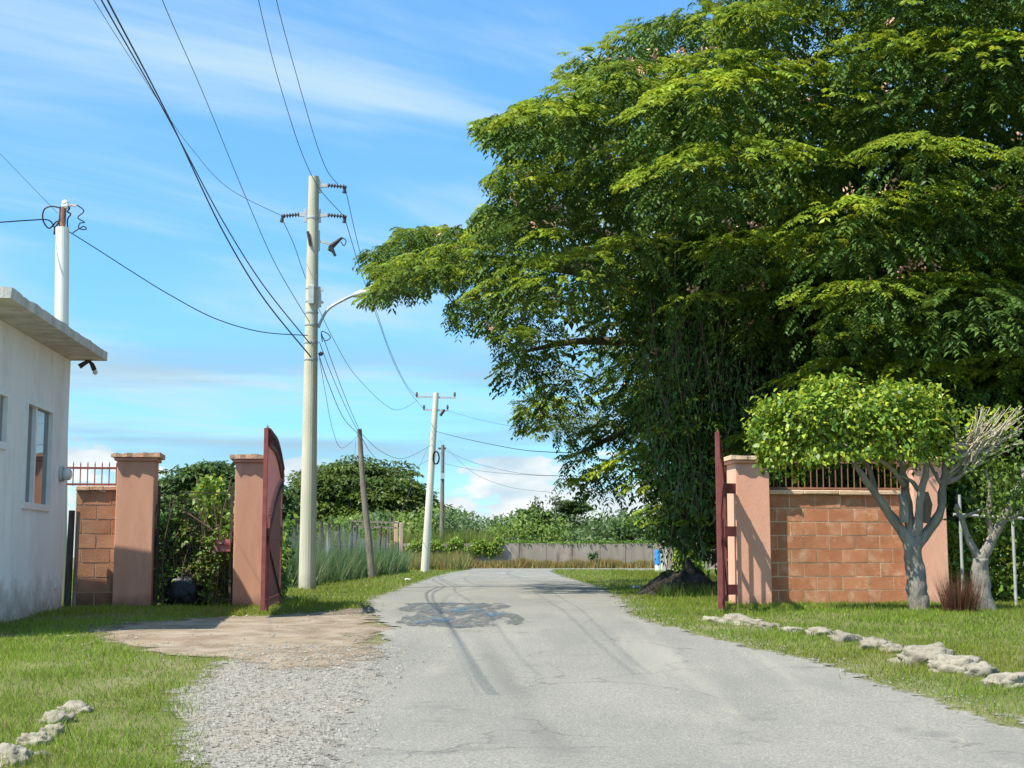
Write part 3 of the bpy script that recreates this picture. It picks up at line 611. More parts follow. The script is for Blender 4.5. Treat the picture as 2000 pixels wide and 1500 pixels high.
def side_gate():
    s0, s1 = sA + PW + 0.03, sB - 0.03; t = thing('side_gate', 'narrow wire gate overgrown with vines between the terracotta pillars', 'gate', W((s0 + s1) / 2, -0.2, 0.02))
    for s in (s0 + 0.02, s1 - 0.02): m = MB(); m.bar(W(s, -0.2, 0.03), W(s, -0.2, 1.72), 0.035); m.build('stile', M['darkmetal'], t)
    for z in (0.1, 0.85, 1.62): m = MB(); m.bar(W(s0 + .02, -0.2, z), W(s1 - .02, -0.2, z), 0.016); m.build('rail', M['darkmetal'], t)
    n = 11
    for i in range(1, n): s = s0 + (s1 - s0) * i / n; m = MB(); m.bar(W(s, -0.2, 0.06), W(s, -0.2, 1.6), 0.008); m.build('picket', M['darkmetal'], t)
    m = MB(); m.bar(W(s0, -0.17, 1.62), W(s1, -0.17, 0.9), 0.014); m.build('brace', M['rail'], t)
    c = W(s1 - 0.13, -0.13, 0.86); m = MB(); m.box(c, (0.22, 0.06, 0.17), A7); lb = m.build('lock_box', M['pinkmetal'], t, bevel=0.006)
    m = MB(); m.box(c + NX * 0.035 + Vector((0, 0, 0.03)), (0.16, 0.03, 0.025), A7); m.build('bolt', M['redmetal'], lb)
side_gate()

# ------------------------------------------------------------------ plants
def vine(name, label, cat, box_pts, n, leaf, cols, mt='leaf', stems=10, group=None, droop=0.5, origin=None):
    """leaf mass in a soft box (x0,x1,y0,y1,z0,z1) with an uneven top"""
    x0, x1, y0, y1, z0, z1 = box_pts
    t = thing(name, label, cat, origin or ((x0 + x1) / 2, (y0 + y1) / 2, gz((y0 + y1) / 2)), group)
    x = RNG.uniform(x0, x1, n); y = RNG.uniform(y0, y1, n)
    tp = np.array([0.74 + 0.5 * mnoise.noise((a * 1.9, b * 0.7, z1)) for a, b in zip(x, y)])
    z = z0 + (z1 - z0) * tp * RNG.uniform(0, 1, n) ** 0.7
    ax = rnd_dirs(n); ax[:, 2] -= droop; nm = rnd_dirs(n); nm[:, 2] += 1.0; nm[:, 1] -= 0.4
    l = leaf * RNG.uniform(0.6, 1.4, n); ci = RNG.integers(0, len(cols), n)
    clump = np.array([mnoise.noise((a * 2.3, b * 2.3, c * 2.3)) for a, b, c in zip(x, y, z)])
    keep = clump > -0.32
    C = vary(n, np.array(cols)[ci], 0.25)
    np_mesh('foliage', leaf_quads(np.stack([x, y, z], 1), ax, nm, l, l * 0.6)[keep], 4, C[keep], M[mt], t)
    m = MB()
    for i in range(stems):
        a = Vector((random.uniform(x0, x1), random.uniform(y0, y1), z0)); b = a + Vector((random.uniform(-.3, .3), random.uniform(-.2, .2), (z1 - z0) * random.uniform(0.5, 0.85)))
        m.tube(curve([a, (a + b) / 2 + Vector((random.uniform(-.12, .12), random.uniform(-.1, .1), 0)), b], 4), 0.008, 5)
    m.build('stems', M['bark_d'], t); return t
LG, MG, DG, YG = (0.17, 0.29, 0.035), (0.095, 0.185, 0.03), (0.045, 0.10, 0.022), (0.32, 0.38, 0.035)
c = W((sA + PW + sB) / 2, -0.4)
vine('creeper', 'green and dry creeper hanging over the narrow wire gate', 'creeper', (c.x - 0.50, c.x + 0.40, c.y - 0.30, c.y + 0.2, 0.02, 1.98), 7000, 0.062, [MG, LG, (0.12, 0.19, 0.05), (0.24, 0.20, 0.12)], stems=24)
vine('yellow_shrub', 'yellow-green shrub rising behind the narrow wire gate', 'shrub', (c.x - 0.25, c.x + 0.75, c.y + 0.35, c.y + 1.3, 0, 2.25), 8000, 0.085, [LG, YG, LG, MG], stems=10)
vine('weed_thicket', 'dark weeds filling the gap behind the terracotta pillars', 'weeds', (c.x - 1.3, c.x + 0.9, c.y + 1.7, c.y + 3.5, 0, 1.75), 8000, 0.10, [MG, DG, LG], stems=12)

def banana():
    b = P(432, 1000, 24.5); b.z = 0; t = thing('banana_plant', 'banana plant with broad pale leaves above the creeper', 'plant', b)
    m = MB(); m.tube([b, b + Vector((0, 0, 1.5))], [0.07, 0.045], 8); m.build('stem', M['wood'], t)
    for ang, l, el in ((0.5, 0.8, 1.1), (1.7, 0.75, 1.35), (2.7, 0.8, 0.9), (3.9, 0.7, 1.0), (5.2, 0.85, 0.8), (1.1, 0.7, 1.5)):
        m = MB(); vs = []; fs = []; n = 9; dh = Vector((math.cos(ang), math.sin(ang), 0)); sd = Vector((-dh.y, dh.x, 0))
        for i in range(n + 1):
            k = i / n; p = b + Vector((0, 0, 1.4)) + dh * (l * math.cos(el) * k + 0.25 * k * k) + Vector((0, 0, l * math.sin(el) * k - 0.35 * k * k))
            w = 0.13 * math.sin(math.pi * min(1, 0.08 + k * 0.92)) ** 0.7
            vs += [p - sd * w + Vector((0, 0, .03)), p, p + sd * w + Vector((0, 0, .03))]
        for i in range(n):
            a = i * 3; fs += [(a, a + 1, a + 4, a + 3), (a + 1, a + 2, a + 5, a + 4)]
        m.add(vs, fs); m.build('leaf', M['banana'], t, smooth=True)
M['banana'] = mat('banana_leaf', (0.20, 0.30, 0.11), (0.32, 0.42, 0.20), 4, 0.5, spec=0.4)
banana()

def rain_tree(name, label, base, radii, zc, npads, nleaf, lsize, cols, seed, flat=0.5, trunk_r=0.5, group=None, lowcut=0.0, trunk_h=None):
    """distant spreading tree: pads of leaves on a dome, limbs inside"""
    rg = np.random.default_rng(seed); t = thing(name, label, 'tree', base, group); b = Vector(base)
    u = unit(rg.normal(size=(npads, 3))); u[:, 2] = np.abs(u[:, 2]) * 1.0 - lowcut * (rg.uniform(0, 1, npads) < 0.35); u = unit(u)
    rad = rg.uniform(0.50, 1.0, npads) ** 0.6
    cen = np.array([b.x, b.y, zc]) + u * np.array(radii) * rad[:, None]
    Q = []; K = []
    for c_ in cen:
        r = rg.uniform(0.75, 1.25) * min(radii) * 0.24; w = unit(rg.normal(size=(nleaf, 3))); w[:, 2] = np.abs(w[:, 2]) - 0.35
        p = c_ + w * np.array([r * 1.25, r * 1.25, r * flat]) * rg.uniform(0.55, 1, (nleaf, 1))
        ax = w * np.array([1, 1, 0.2]) + rg.normal(0, 0.35, (nleaf, 3)); ax[:, 2] -= 0.35; nm = rg.normal(0, 0.45, (nleaf, 3)); nm[:, 2] += 1; nm[:, 1] -= 0.2
        l = lsize * rg.uniform(0.6, 1.4, nleaf); Q.append(leaf_quads(p, ax, nm, l, l * 0.5))
        K.append(vary(nleaf, np.array(cols[rg.integers(0, len(cols))]), 0.25))
    nf = npads * nleaf // 3; w = unit(rg.normal(size=(nf, 3))) * rg.uniform(0.2, 0.92, (nf, 1)); p = np.array([b.x, b.y, zc]) + w * np.array(radii); p = p[p[:, 2] > zc - radii[2] * (0.15 + lowcut * 0.75)]; nf = len(p); l = lsize * rg.uniform(0.7, 1.5, nf)
    Q.append(leaf_quads(p, rg.normal(size=(nf, 3)), rg.normal(size=(nf, 3)) + np.array([0, 0, 0.8]), l, l * 0.6)); K.append(vary(nf, np.array(cols[0]), 0.25))
    np_mesh('crown', np.concatenate(Q), 4, np.concatenate(K), M['leaf'], t)
    m = MB(); th = trunk_h or zc * 0.45; m.tube(curve([b - Vector((0, 0, .2)), b + Vector((0.1, 0, th * 0.5)), b + Vector((0, 0, th))], 4), [trunk_r * (1 - 0.3 * i / 8) for i in range(9)], 10); tr = m.build('trunk', M['bark_d'], t, smooth=True)
    for i in range(9):
        c_ = Vector(cen[rg.integers(0, npads)]); m = MB(); a = b + Vector((0, 0, th * 0.92)); mid = a.lerp(c_, 0.5) + Vector((0, 0, 0.25 * (c_.z - a.z)))
        m.tube(curve([a, mid, c_], 5), [trunk_r * 0.45 * (1 - 0.85 * k / 10) for k in range(11)], 6); m.build('limb', M['bark_d'], tr, smooth=True)
    return t
rain_tree('rain_tree', 'broad dome-shaped green tree behind the leaning wooden pole', (-12.9, 120, 0), (6.7, 6, 6.1), 2.9, 430, 120, 0.38, [(0.075, 0.125, 0.02), (0.10, 0.15, 0.022), (0.06, 0.105, 0.02)], 5, lowcut=0.75, trunk_r=0.6)
rain_tree('rain_tree', 'dark green tree whose crown shows above the narrow wire gate', (-17.3, 84, 0), (4.2, 4, 3.0), 3.4, 180, 90, 0.36, [(0.05, 0.10, 0.025), (0.075, 0.135, 0.03)], 6, lowcut=0.4, trunk_r=0.4)

# the great spreading tree on the right -------------------------------------------------
SIL = [(2600, -900), (1300, -900), (1430, -20), (1340, 28), (1235, 48), (1205, 70), (1100, 100), (1095, 130), (1120, 175), (1060, 190), (1015, 185), (1010, 215), (930, 240),
       (945, 270), (1000, 290), (985, 320), (950, 340), (960, 380), (930, 410), (930, 440), (870, 440), (780, 440), (765, 470), (700, 490), (745, 545), (700, 575), (745, 590), (810, 575),
       (860, 555), (905, 570), (870, 610), (890, 640), (950, 650), (985, 690), (965, 730), (985, 770), (1010, 800), (1010, 840), (1085, 830), (1090, 870), (1080, 900), (1110, 960), (1200, 950), (1240, 1010), (1260, 1060), (1400, 1090), (2600, 1090)]
def great_tree():
    base = Vector((8.2, 32.5, 0)); t = thing('great_tree', 'huge spreading tree with feathery leaves and pink blossom over the road', 'tree', base)
    n = 60000
    p = np.stack([RNG.uniform(-4.6, 16.5, n), RNG.uniform(20.5, 43, n), RNG.uniform(3.2, 16.5, n)], 1)
    e = ((p[:, 0] - 8.4) / 13.2) ** 2 + ((p[:, 1] - 32) / 11.2) ** 2 + ((p[:, 2] - 5.2) / 11.2) ** 2
    under = 5.6 - 2.0 * ((p[:, 0] > 4.5) & (p[:, 1] < 25)) - 1.6 * ((p[:, 0] < 3.5) & (p[:, 1] > 26)) + RNG.normal(0, 0.3, n)
    shell = (e < 1) & (e > 0.70) & (p[:, 2] > under)
    inner = (e <= 0.70) & (p[:, 2] > under) & (RNG.uniform(0, 1, n) < 0.10)
    back = (p[:, 1] > 35) & (RNG.uniform(0, 1, n) > 0.35)
    sx, sy = project(p); ins = inpoly(sx, sy, SIL)
    p = p[(shell | inner) & ~back & ins & ~((sx < 1290) & (sy > 650) & (RNG.uniform(0, 1, n) < 0.35))]
    # thin to a spacing so that pads stay separate layers
    RNG.shuffle(p); keep = []
    for q in p:
        if len(keep) >= 470: break
        if all(((q - k) * np.array([1, 1, 1.35])).dot((q - k) * np.array([1, 1, 1.35])) > 1.7 for k in keep): keep.append(q)
    # tips along the left outline, read from the photograph, at the depth of the limb that carries them
    tips = [(730, 495, 29.5, .55), (790, 460, 29.5, .7), (725, 575, 29.3, .5), (800, 530, 29.3, .8), (860, 470, 29.6, .8), (900, 520, 29.2, .8), (960, 470, 29, .8), (900, 610, 28.6, .55), (960, 590, 28.6, .8), (1020, 540, 28.4, .9),
            (985, 660, 29.5, .7), (1040, 620, 28.6, .9), (1010, 720, 30.5, .6), (1070, 690, 30, .8), (1040, 790, 31, .5), (1110, 760, 30.6, .6), (1020, 850, 31, .35), (1075, 845, 31, .5), (1130, 900, 30.5, .5), (1020, 905, 31.2, .3), (1110, 945, 30.8, .4), (1180, 930, 30, .6), (1190, 840, 30.5, .5), (1240, 900, 29.5, .7), (1230, 780, 30, .6),
            (955, 255, 31, .6), (1010, 230, 31, .7), (1125, 120, 32, .6), (1160, 150, 32, .7), (1230, 75, 32.5, .6), (970, 355, 30.5, .5), (1000, 410, 29.8, .7), (950, 430, 29.8, .5), (1050, 270, 30.5, .8), (1120, 240, 30.5, .8), (1340, 50, 32, .7), (1400, 30, 32, .8),
            (1690, 590, 22.5, .5), (1750, 570, 22.2, .6), (1820, 560, 22.2, .6), (1890, 570, 22.4, .6), (1730, 640, 22.2, .4), (1940, 600, 22.8, .5), (1640, 720, 23, .5), (1700, 710, 23, .5), (1900, 440, 22.0, .6), (1960, 400, 22, .6)]
    pads = [(np.array(k), RNG.uniform(0.6, 1.25)) for k in keep] + [(k + RNG.normal(0, 0.9, 3), RNG.uniform(0.3, 0.55)) for k in (np.array(keep)[RNG.integers(0, len(keep), 200)])] + [(np.array(P(a, b, Y)), r) for a, b, Y, r in tips]
    # shaded skirt of foliage that falls towards the ground behind the wall
    for _ in range(230):
        a = RNG.uniform(math.pi * 0.93, math.pi * 1.95); r = RNG.uniform(5.6, 7.2); q = np.array([8.8 + r * 1.05 * math.cos(a), 32 + r * math.sin(a), RNG.uniform(1.0, 6.6)])
        if q[0] < 2.9: continue
        pads.append((q, RNG.uniform(0.55, 0.95)))
    young_lit, old = np.array([0.33, 0.44, 0.034]), np.array([0.050, 0.108, 0.022]); FL = []  # young growth varies by pad; bright tops, dark undersides paint in light and shade
    TOP = [[], [], [], [], []]; LOW = [[], [], [], [], []]; ctr = np.array([8.4, 32, 5.0])
    for c_, r in pads:
        near = 1.25 if c_[1] < 27 else 1.0; dens = (r / 0.85) ** 1.6 * near * (0.5 if c_[1] > 34 else 1) * (0.55 if c_[0] > 0.40 * c_[1] else 1); tint = RNG.uniform(0.7, 1.1) if RNG.uniform() < 0.72 else RNG.uniform(0.1, 0.45)
        f1, f2 = RNG.uniform(0, 6.28, 2); out = unit((c_ - ctr) * np.array([1, 1, 0.3])); tilt = RNG.uniform(0.0, 0.55), RNG.normal(0, .12), RNG.normal(0, .12); fs_ = RNG.uniform(0.75, 1.25); jit = RNG.normal(0, 24) * (0.15 if c_[0] < 0.8 else 1)
        for S, m_, lay in ((TOP, int(66 * dens), 0), (LOW, int(52 * dens), 1)):
            if m_ < 1: continue
            th = RNG.uniform(0, 2 * math.pi, m_); u = np.sqrt(RNG.uniform(0.01, 1, m_)); rr = u * r * (1 + 0.28 * np.sin(2 * th + f1) + 0.22 * np.sin(3 * th + f2))
            z = 0.34 * r * (1 - u ** 2) + RNG.normal(0, 0.03, m_) * r - lay * RNG.uniform(0.10, 0.75, m_) * r
            ox = np.stack([np.cos(th) * rr * (1 - 0.12 * lay), np.sin(th) * rr * (1 - 0.12 * lay), z], 1)
            ox[:, 2] -= (ox[:, 0] * out[0] + ox[:, 1] * out[1]) * tilt[0] + ox[:, 0] * tilt[1] + ox[:, 1] * tilt[2]
            d = np.stack([np.cos(th), np.sin(th), RNG.uniform(-0.05, 0.40, m_) if not lay else RNG.uniform(-1.0, -0.1, m_)], 1) + out * 0.4
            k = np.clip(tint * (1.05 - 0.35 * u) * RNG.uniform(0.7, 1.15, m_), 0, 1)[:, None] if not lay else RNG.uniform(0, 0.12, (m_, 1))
            for q_, v_ in zip(S, (c_ + ox, d, RNG.uniform(0.16, 0.36, m_) * fs_, vary(m_, old, 0.25) * (1 - k) + vary(m_, young_lit, 0.2) * k, np.full(m_, jit))): q_.append(v_)
        if c_[2] > 4 and RNG.uniform() < 0.6:
            for _ in range(RNG.integers(1, 5)): FL.append(c_ + np.array([RNG.normal(0, .4) * r, RNG.normal(0, .4) * r, 0.36 * r + 0.05]))
    for S, pr, lw, nme, mt in ((TOP, 6, 0.44, 'crown', 'leaf'), (LOW, 5, 0.48, 'lower_foliage', 'shaded_leaf')):
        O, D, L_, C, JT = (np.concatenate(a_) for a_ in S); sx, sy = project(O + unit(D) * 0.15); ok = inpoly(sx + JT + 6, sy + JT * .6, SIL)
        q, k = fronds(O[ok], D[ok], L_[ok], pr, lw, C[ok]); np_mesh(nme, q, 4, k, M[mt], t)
    # inner leaves of the dense heart of the crown
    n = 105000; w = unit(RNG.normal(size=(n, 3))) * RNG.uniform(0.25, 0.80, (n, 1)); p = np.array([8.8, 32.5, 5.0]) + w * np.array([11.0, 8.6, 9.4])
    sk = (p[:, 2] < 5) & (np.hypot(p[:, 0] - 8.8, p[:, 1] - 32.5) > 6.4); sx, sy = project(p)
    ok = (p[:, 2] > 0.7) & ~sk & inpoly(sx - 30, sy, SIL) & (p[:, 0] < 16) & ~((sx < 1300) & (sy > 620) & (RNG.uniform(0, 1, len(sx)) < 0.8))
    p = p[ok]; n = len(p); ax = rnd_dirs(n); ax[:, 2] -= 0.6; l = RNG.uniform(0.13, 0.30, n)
    np_mesh('inner_foliage', leaf_quads(p, ax, rnd_dirs(n) + np.array([0, -0.3, 0.6]), l, l * 0.5), 4, vary(n, old, 0.25), M['shaded_leaf'], t)
    # hanging curtain at the left of the skirt
    Q = []; K = []; m = MB()
    for i in range(260):
        u = random.random(); x0 = 2.7 + 3.6 * u; y0 = random.uniform(26.0, 29.0); z0 = random.uniform(3.0, 6.8); z1 = random.uniform(0.35, 1.8) + (1.0 if u < 0.12 else 0)
        if x0 < 3.1: z1 = random.uniform(1.6, 2.8)
        k = int((z0 - z1) * 20); s = np.linspace(0, 1, k); px = x0 + 0.35 * np.sin(s * 2.5 + i) - 0.3 * s * u; pz = z0 + (z1 - z0) * s
        pp = np.stack([px + RNG.normal(0, .11, k), np.full(k, y0) + RNG.normal(0, .11, k), pz], 1); ax = RNG.normal(0, 0.5, (k, 3)); ax[:, 2] -= 1.0
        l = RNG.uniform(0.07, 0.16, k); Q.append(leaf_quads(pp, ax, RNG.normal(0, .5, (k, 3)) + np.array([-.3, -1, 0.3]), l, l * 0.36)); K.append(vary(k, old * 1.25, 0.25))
        m.tube([(px[0], y0, pz[0]), (px[k // 2], y0, pz[k // 2]), (px[-1], y0, pz[-1])], 0.008, 4, False)
    np_mesh('hanging_foliage', np.concatenate(Q), 4, np.concatenate(K), M['shaded_leaf'], t); m.build('hanging_stems', M['bark_d'], t)
    # blossom
    FL = np.array(FL); sx, sy = project(FL); FL = FL[inpoly(sx - 25, sy - 12, SIL)]; F = np.repeat(FL, 9, 0); F = F + RNG.normal(0, 0.045, F.shape); n = len(F); ax = rnd_dirs(n); ax[:, 2] = np.abs(ax[:, 2])
    o = np_mesh('blossom', leaf_quads(F, ax, rnd_dirs(n), RNG.uniform(0.05, 0.10, n), RNG.uniform(0.03, 0.05, n)), 4, None, M['flower'], t); o['kind'] = 'stuff'
    # trunk and limbs
    m = MB(); m.tube(curve([base - Vector((0, 0, .3)), base + Vector((.1, 0, 1.2)), base + Vector((-.1, -.1, 2.8))], 5), [0.95, .8, .72, .68, .66, .64, .62, .62, .62, .64, .66], 14); tr = m.build('trunk', M['bark_d'], t, smooth=True)
    fork = base + Vector((-.1, -.1, 2.7))
    ends = [P(800, 520, 29.4), P(1010, 690, 30.2), P(1120, 890, 30.4), P(960, 420, 29.8), P(1060, 260, 30.6), P(1250, 90, 32.3), P(1480, 380, 27), P(1470, 500, 29), P(1380, 560, 27.5), P(1700, 600, 23.2), P(1850, 580, 23.2), P(1930, 420, 23), P(1780, 240, 26), P(1600, 120, 30), P(1900, 80, 30), Vector((14.5, 33, 8)), Vector((9, 40, 9)), Vector((4, 39, 8)), P(1240, 900, 29.6), P(1300, 640, 27)]
    for e_ in ends:
        mid = fork.lerp(e_, 0.45) + Vector((random.uniform(-.4, .4), random.uniform(-.4, .4), 0.16 * (e_ - fork).length)); r0 = random.uniform(0.20, 0.32)
        m = MB(); pts = curve([fork, mid, fork.lerp(e_, 0.78) + Vector((0, 0, 0.10 * (e_ - fork).length)), e_], 6); m.tube(pts, [r0 * (1 - 0.9 * i / (len(pts) - 1)) for i in range(len(pts))], 7); lb = m.build('limb', M['bark_d'], tr, smooth=True)
great_tree()

# the clipped tree in front of the wall --------------------------------------------------
def limb(pts, r0, r1, Y, dy=None):
    """pixel polyline at depth Y (+ offsets) -> points and radii"""
    q = curve([P(a, b, Y + (dy[i] if dy else 0)) for i, (a, b) in enumerate(pts)], 6)
    return q, [r0 + (r1 - r0) * (i / (len(q) - 1)) ** 0.8 for i in range(len(q))]
def clipped_tree():
    Y = 19.05; b = G(1796, 1196); b = Vector((P(1796, 1190, Y).x, Y, gz(Y))); t = thing('clipped_tree', 'clipped round-topped tree with glossy yellow-green leaves before the orange wall', 'tree', b)
    m = MB(); q, r = limb([(1798, 1205), (1792, 1160), (1786, 1100), (1782, 1050)], 0.135, 0.11, Y); r[0] = 0.20; r[1] = 0.16; r[7] *= 1.12; r[12] *= 0.93; m.tube(q, r, 18); m.rough(.035, 5); tr = m.build('trunk', M['bark'], t, smooth=True)
    LM = [([(1782, 1065), (1745, 1015), (1712, 968), (1685, 930), (1660, 890)], .085, .03, (0, 0, -.1, -.2, -.2)), ([(1782, 1060), (1775, 1000), (1768, 950), (1760, 900), (1740, 850)], .09, .03, (0, .05, .1, .15, .2)),
          ([(1785, 1060), (1795, 1010), (1800, 960), (1810, 900), (1800, 850)], .08, .03, (0, -.1, -.15, -.2, -.2)), ([(1790, 1065), (1832, 1010), (1840, 965), (1845, 930), (1880, 890)], .085, .035, (0, 0, 0, 0, .1)),
          ([(1845, 940), (1880, 905), (1930, 870), (1985, 820)], .045, .012, (0, 0, .1, .1)), ([(1845, 945), (1900, 915), (1960, 860), (2000, 835)], .04, .010, (0, -.1, -.1, -.1)), ([(1843, 940), (1850, 890), (1870, 850), (1850, 800)], .045, .012, (0, 0, 0, 0)),
          ([(1838, 950), (1815, 905), (1790, 880)], .03, .015, (0, -.1, -.2)), ([(1712, 968), (1690, 900), (1640, 860)], .05, .02, (0, .1, .3)), ([(1768, 950), (1720, 900), (1600, 860)], .045, .015, (0, -.3, -.5)), ([(1800, 960), (1765, 930), (1740, 935)], .028, .02, (0, -.1, -.1))]
    for pts, r0, r1, dy in LM:
        m = MB(); q, r = limb(pts, r0, r1, Y, dy); m.tube(q, r, 10); m.rough(.022, 6); m.build('limb', M['bark'], tr, smooth=True)
    m = MB(); q = P(1765, 1020, Y - .08); m.tube([q, P(1766, 985, Y - .12), P(1760, 965, Y - .1)], [.07, .06, .055], 8); m.build('limb_stub', M['bark'], tr)
    m = MB(); m.tube([P(1806, 1020, Y - .08), P(1812, 985, Y - .14), P(1806, 962, Y - .12)], [.07, .065, .05], 8); m.build('limb_stub', M['bark_d'], tr)
    for i in range(70):                                                    # bare cut twigs reaching right
        a = P(random.uniform(1850, 1900), random.uniform(870, 925), Y + random.uniform(-.3, .3)); e = P(random.uniform(1900, 2010), random.uniform(785, 880), Y + random.uniform(-.5, .5))
        m = MB(); m.tube(curve([a, a.lerp(e, .5) + Vector((random.uniform(-.06, .06), 0, random.uniform(-.06, .04))), e], 4), [random.uniform(.010, .018) * (1 - .6 * k / 8) for k in range(9)], 5); m.build('bare_twig', M['twig'], t)
    # crown: leaves over a flattened clipped dome, thin at the right
    cen = np.array(P(1680, 862, Y)); n = 15000; w = unit(RNG.normal(size=(n, 3))); w[:, 2] = np.where(w[:, 2] < -0.35, -w[:, 2], w[:, 2])
    f = np.sign(w) * np.abs(w) ** 0.86; rr = np.where(RNG.uniform(0, 1, (n, 1)) < 0.05, RNG.uniform(1.0, 1.15, (n, 1)), RNG.uniform(0.66, 1.03, (n, 1))); p = cen + f * np.array([1.40, 0.72, 0.80]) * rr; lump = np.array([mnoise.noise(tuple(a * 2.6)) for a in p]); p = p + w * (lump * 0.26)[:, None]
    low = np.array([mnoise.noise((a * 2.2, b_ * 2.2, 3.0)) for a, b_ in p[:, :2]]); p[:, 2] = np.maximum(p[:, 2], cen[2] - 0.44 + 0.26 * low + 0.10 * np.clip(p[:, 0] - cen[0], -1, 1) - 0.20 * RNG.uniform(0, 1, n))
    rx = (p[:, 0] - cen[0]) / 1.33; ok = RNG.uniform(0, 1, n) > np.clip((rx - 0.55) * 2.2, 0, 0.9); p = p[ok]; w = w[ok]
    ex = np.array([np.array(P(random.uniform(1860, 1995), random.uniform(790, 860), Y + random.uniform(-.4, .5))) for _ in range(260)]); p = np.concatenate([p, ex]); w = np.concatenate([w, rnd_dirs(260)])
    st = np.array([np.array(P(a + random.gauss(0, 9), b_ + random.gauss(0, 9), Y - .3)) for a, b_ in ((1490, 800), (1483, 830), (1482, 870), (1500, 885), (1495, 905), (1520, 920), (1560, 925)) for _ in range(40)]); p = np.concatenate([p, st]); w = np.concatenate([w, rnd_dirs(len(st))])
    n = len(p); ax = w * 0.5 + RNG.normal(0, 0.55, (n, 3)); ax[:, 2] -= 0.55; nm = w + RNG.normal(0, 0.5, (n, 3)) + np.array([0, 0, 0.4]); l = RNG.uniform(0.04, 0.11, n)
    k = (RNG.uniform(0, 1, (n, 1)) < 0.42); C = np.where(k, vary(n, (0.34, 0.43, 0.04), 0.25), vary(n, (0.12, 0.22, 0.025), 0.35))
    np_mesh('crown', leaf_quads(p, ax, nm, l, l * 0.62), 4, C, M['gloss_leaf'], t)
clipped_tree()
def second_tree():
    Y = 18.9; b = Vector((P(1925, 1200, Y).x, Y, gz(Y))); t = thing('small_tree', 'smaller crooked tree with a spreading surface root at the right edge', 'tree', b)
    m = MB(); q, r = limb([(1932, 1215), (1918, 1170), (1915, 1120), (1912, 1090)], .16, .10, Y); m.tube(q, r, 14); m.rough(.035, 5); tr = m.build('trunk', M['bark'], t, smooth=True)
    for pts, r0, r1 in (([(1912, 1095), (1895, 1060), (1880, 1020), (1866, 985)], .065, .03), ([(1913, 1095), (1940, 1050), (1965, 1000), (1985, 960), (2010, 900)], .085, .03), ([(1955, 1020), (1985, 1005), (2020, 985)], .05, .03), ([(1940, 1050), (1930, 1010), (1935, 960), (1925, 920)], .05, .02), ([(1880, 1012), (1910, 1000), (1945, 990)], .03, .012)):
        m = MB(); q, r = limb(pts, r0, r1, Y); m.tube(q, r, 10); m.rough(.022, 6); m.build('limb', M['bark'], tr, smooth=True)
    m = MB(); q = [P(1925, 1185, Y), P(1950, 1207, Y - .05), P(1975, 1217, Y - .15), P(2010, 1232, Y - .3)]; m.tube(curve(q, 5), [.09 - .045 * i / 15 for i in range(16)], 8); m.build('surface_root', M['twig'], tr, smooth=True)
    n = 1500; p = np.array([np.array(P(random.gauss(1970, 38), random.gauss(945, 38), Y + random.uniform(-.6, .6))) for _ in range(n)]); p[:, 2] += 0
    ax = RNG.normal(0, .6, (n, 3)); ax[:, 2] -= .5; l = RNG.uniform(.05, .09, n)
    np_mesh('crown', leaf_quads(p, ax, RNG.normal(0, .5, (n, 3)) + np.array([-.2, -.3, .7]), l, l * .6), 4, vary(n, (0.10, 0.17, 0.025), .35), M['gloss_leaf'], t)
second_tree()
def dry_tuft():
    Y = 18.6; b = Vector((P(1875, 1200, Y).x, Y, gz(Y))); n = 900; t = thing('dry_grass_tuft', 'dry reddish-brown grass tuft between the two tree trunks', 'grass', b)
    a = RNG.uniform(0, 6.28, n); r = RNG.uniform(0, .17, n); p = np.array(b) + np.stack([np.cos(a) * r * 1.3, np.sin(a) * r, np.zeros(n) - .02], 1)
    h = RNG.uniform(.25, .62, n); tip = p + np.stack([np.cos(a) * RNG.uniform(.03, .22, n), np.sin(a) * RNG.uniform(.03, .2, n), h], 1); s = rnd_dirs(n) * .004; s[:, 2] = 0
    np_mesh('blades', np.stack([p - s, p + s, tip], 1), 3, vary(n, (.15, .075, .045), .4), M['grass'], t)
dry_tuft()
q = W(s_at(1925), -0.6)
vine('hedge_vine', 'bright leafy vine covering the fence at the right edge', 'vine', (q.x - .35, q.x + 1.7, q.y - .2, q.y + .7, 0, 2.05), 9000, 0.085, [LG, MG, YG, MG], stems=14)
vine('tall_weeds', 'dark tall weeds behind the end of the peach pillar', 'weeds', (q.x - .75, q.x + .3, q.y + .6, q.y + 1.6, 0, 2.2), 5000, 0.13, [DG, MG], stems=10)
def pipe_fence():
    a = P(1862, 1005, 20.6); b_ = P(2060, 1016, 20.6); t = thing('pipe_fence', 'grey pipe rail crossing in front of the vine at the right edge', 'fence', (a.x, 20.6, 0))
    m = MB(); m.tube([a, b_], .022, 8); m.build('rail', M['galv'], t)
    for px in (1875, 1977): q = P(px, 1000, 20.62); m = MB(); m.tube([(q.x, q.y, -.1), (q.x, q.y, q.z + .25)], .022, 8); m.build('post', M['galv'], t)
pipe_fence()

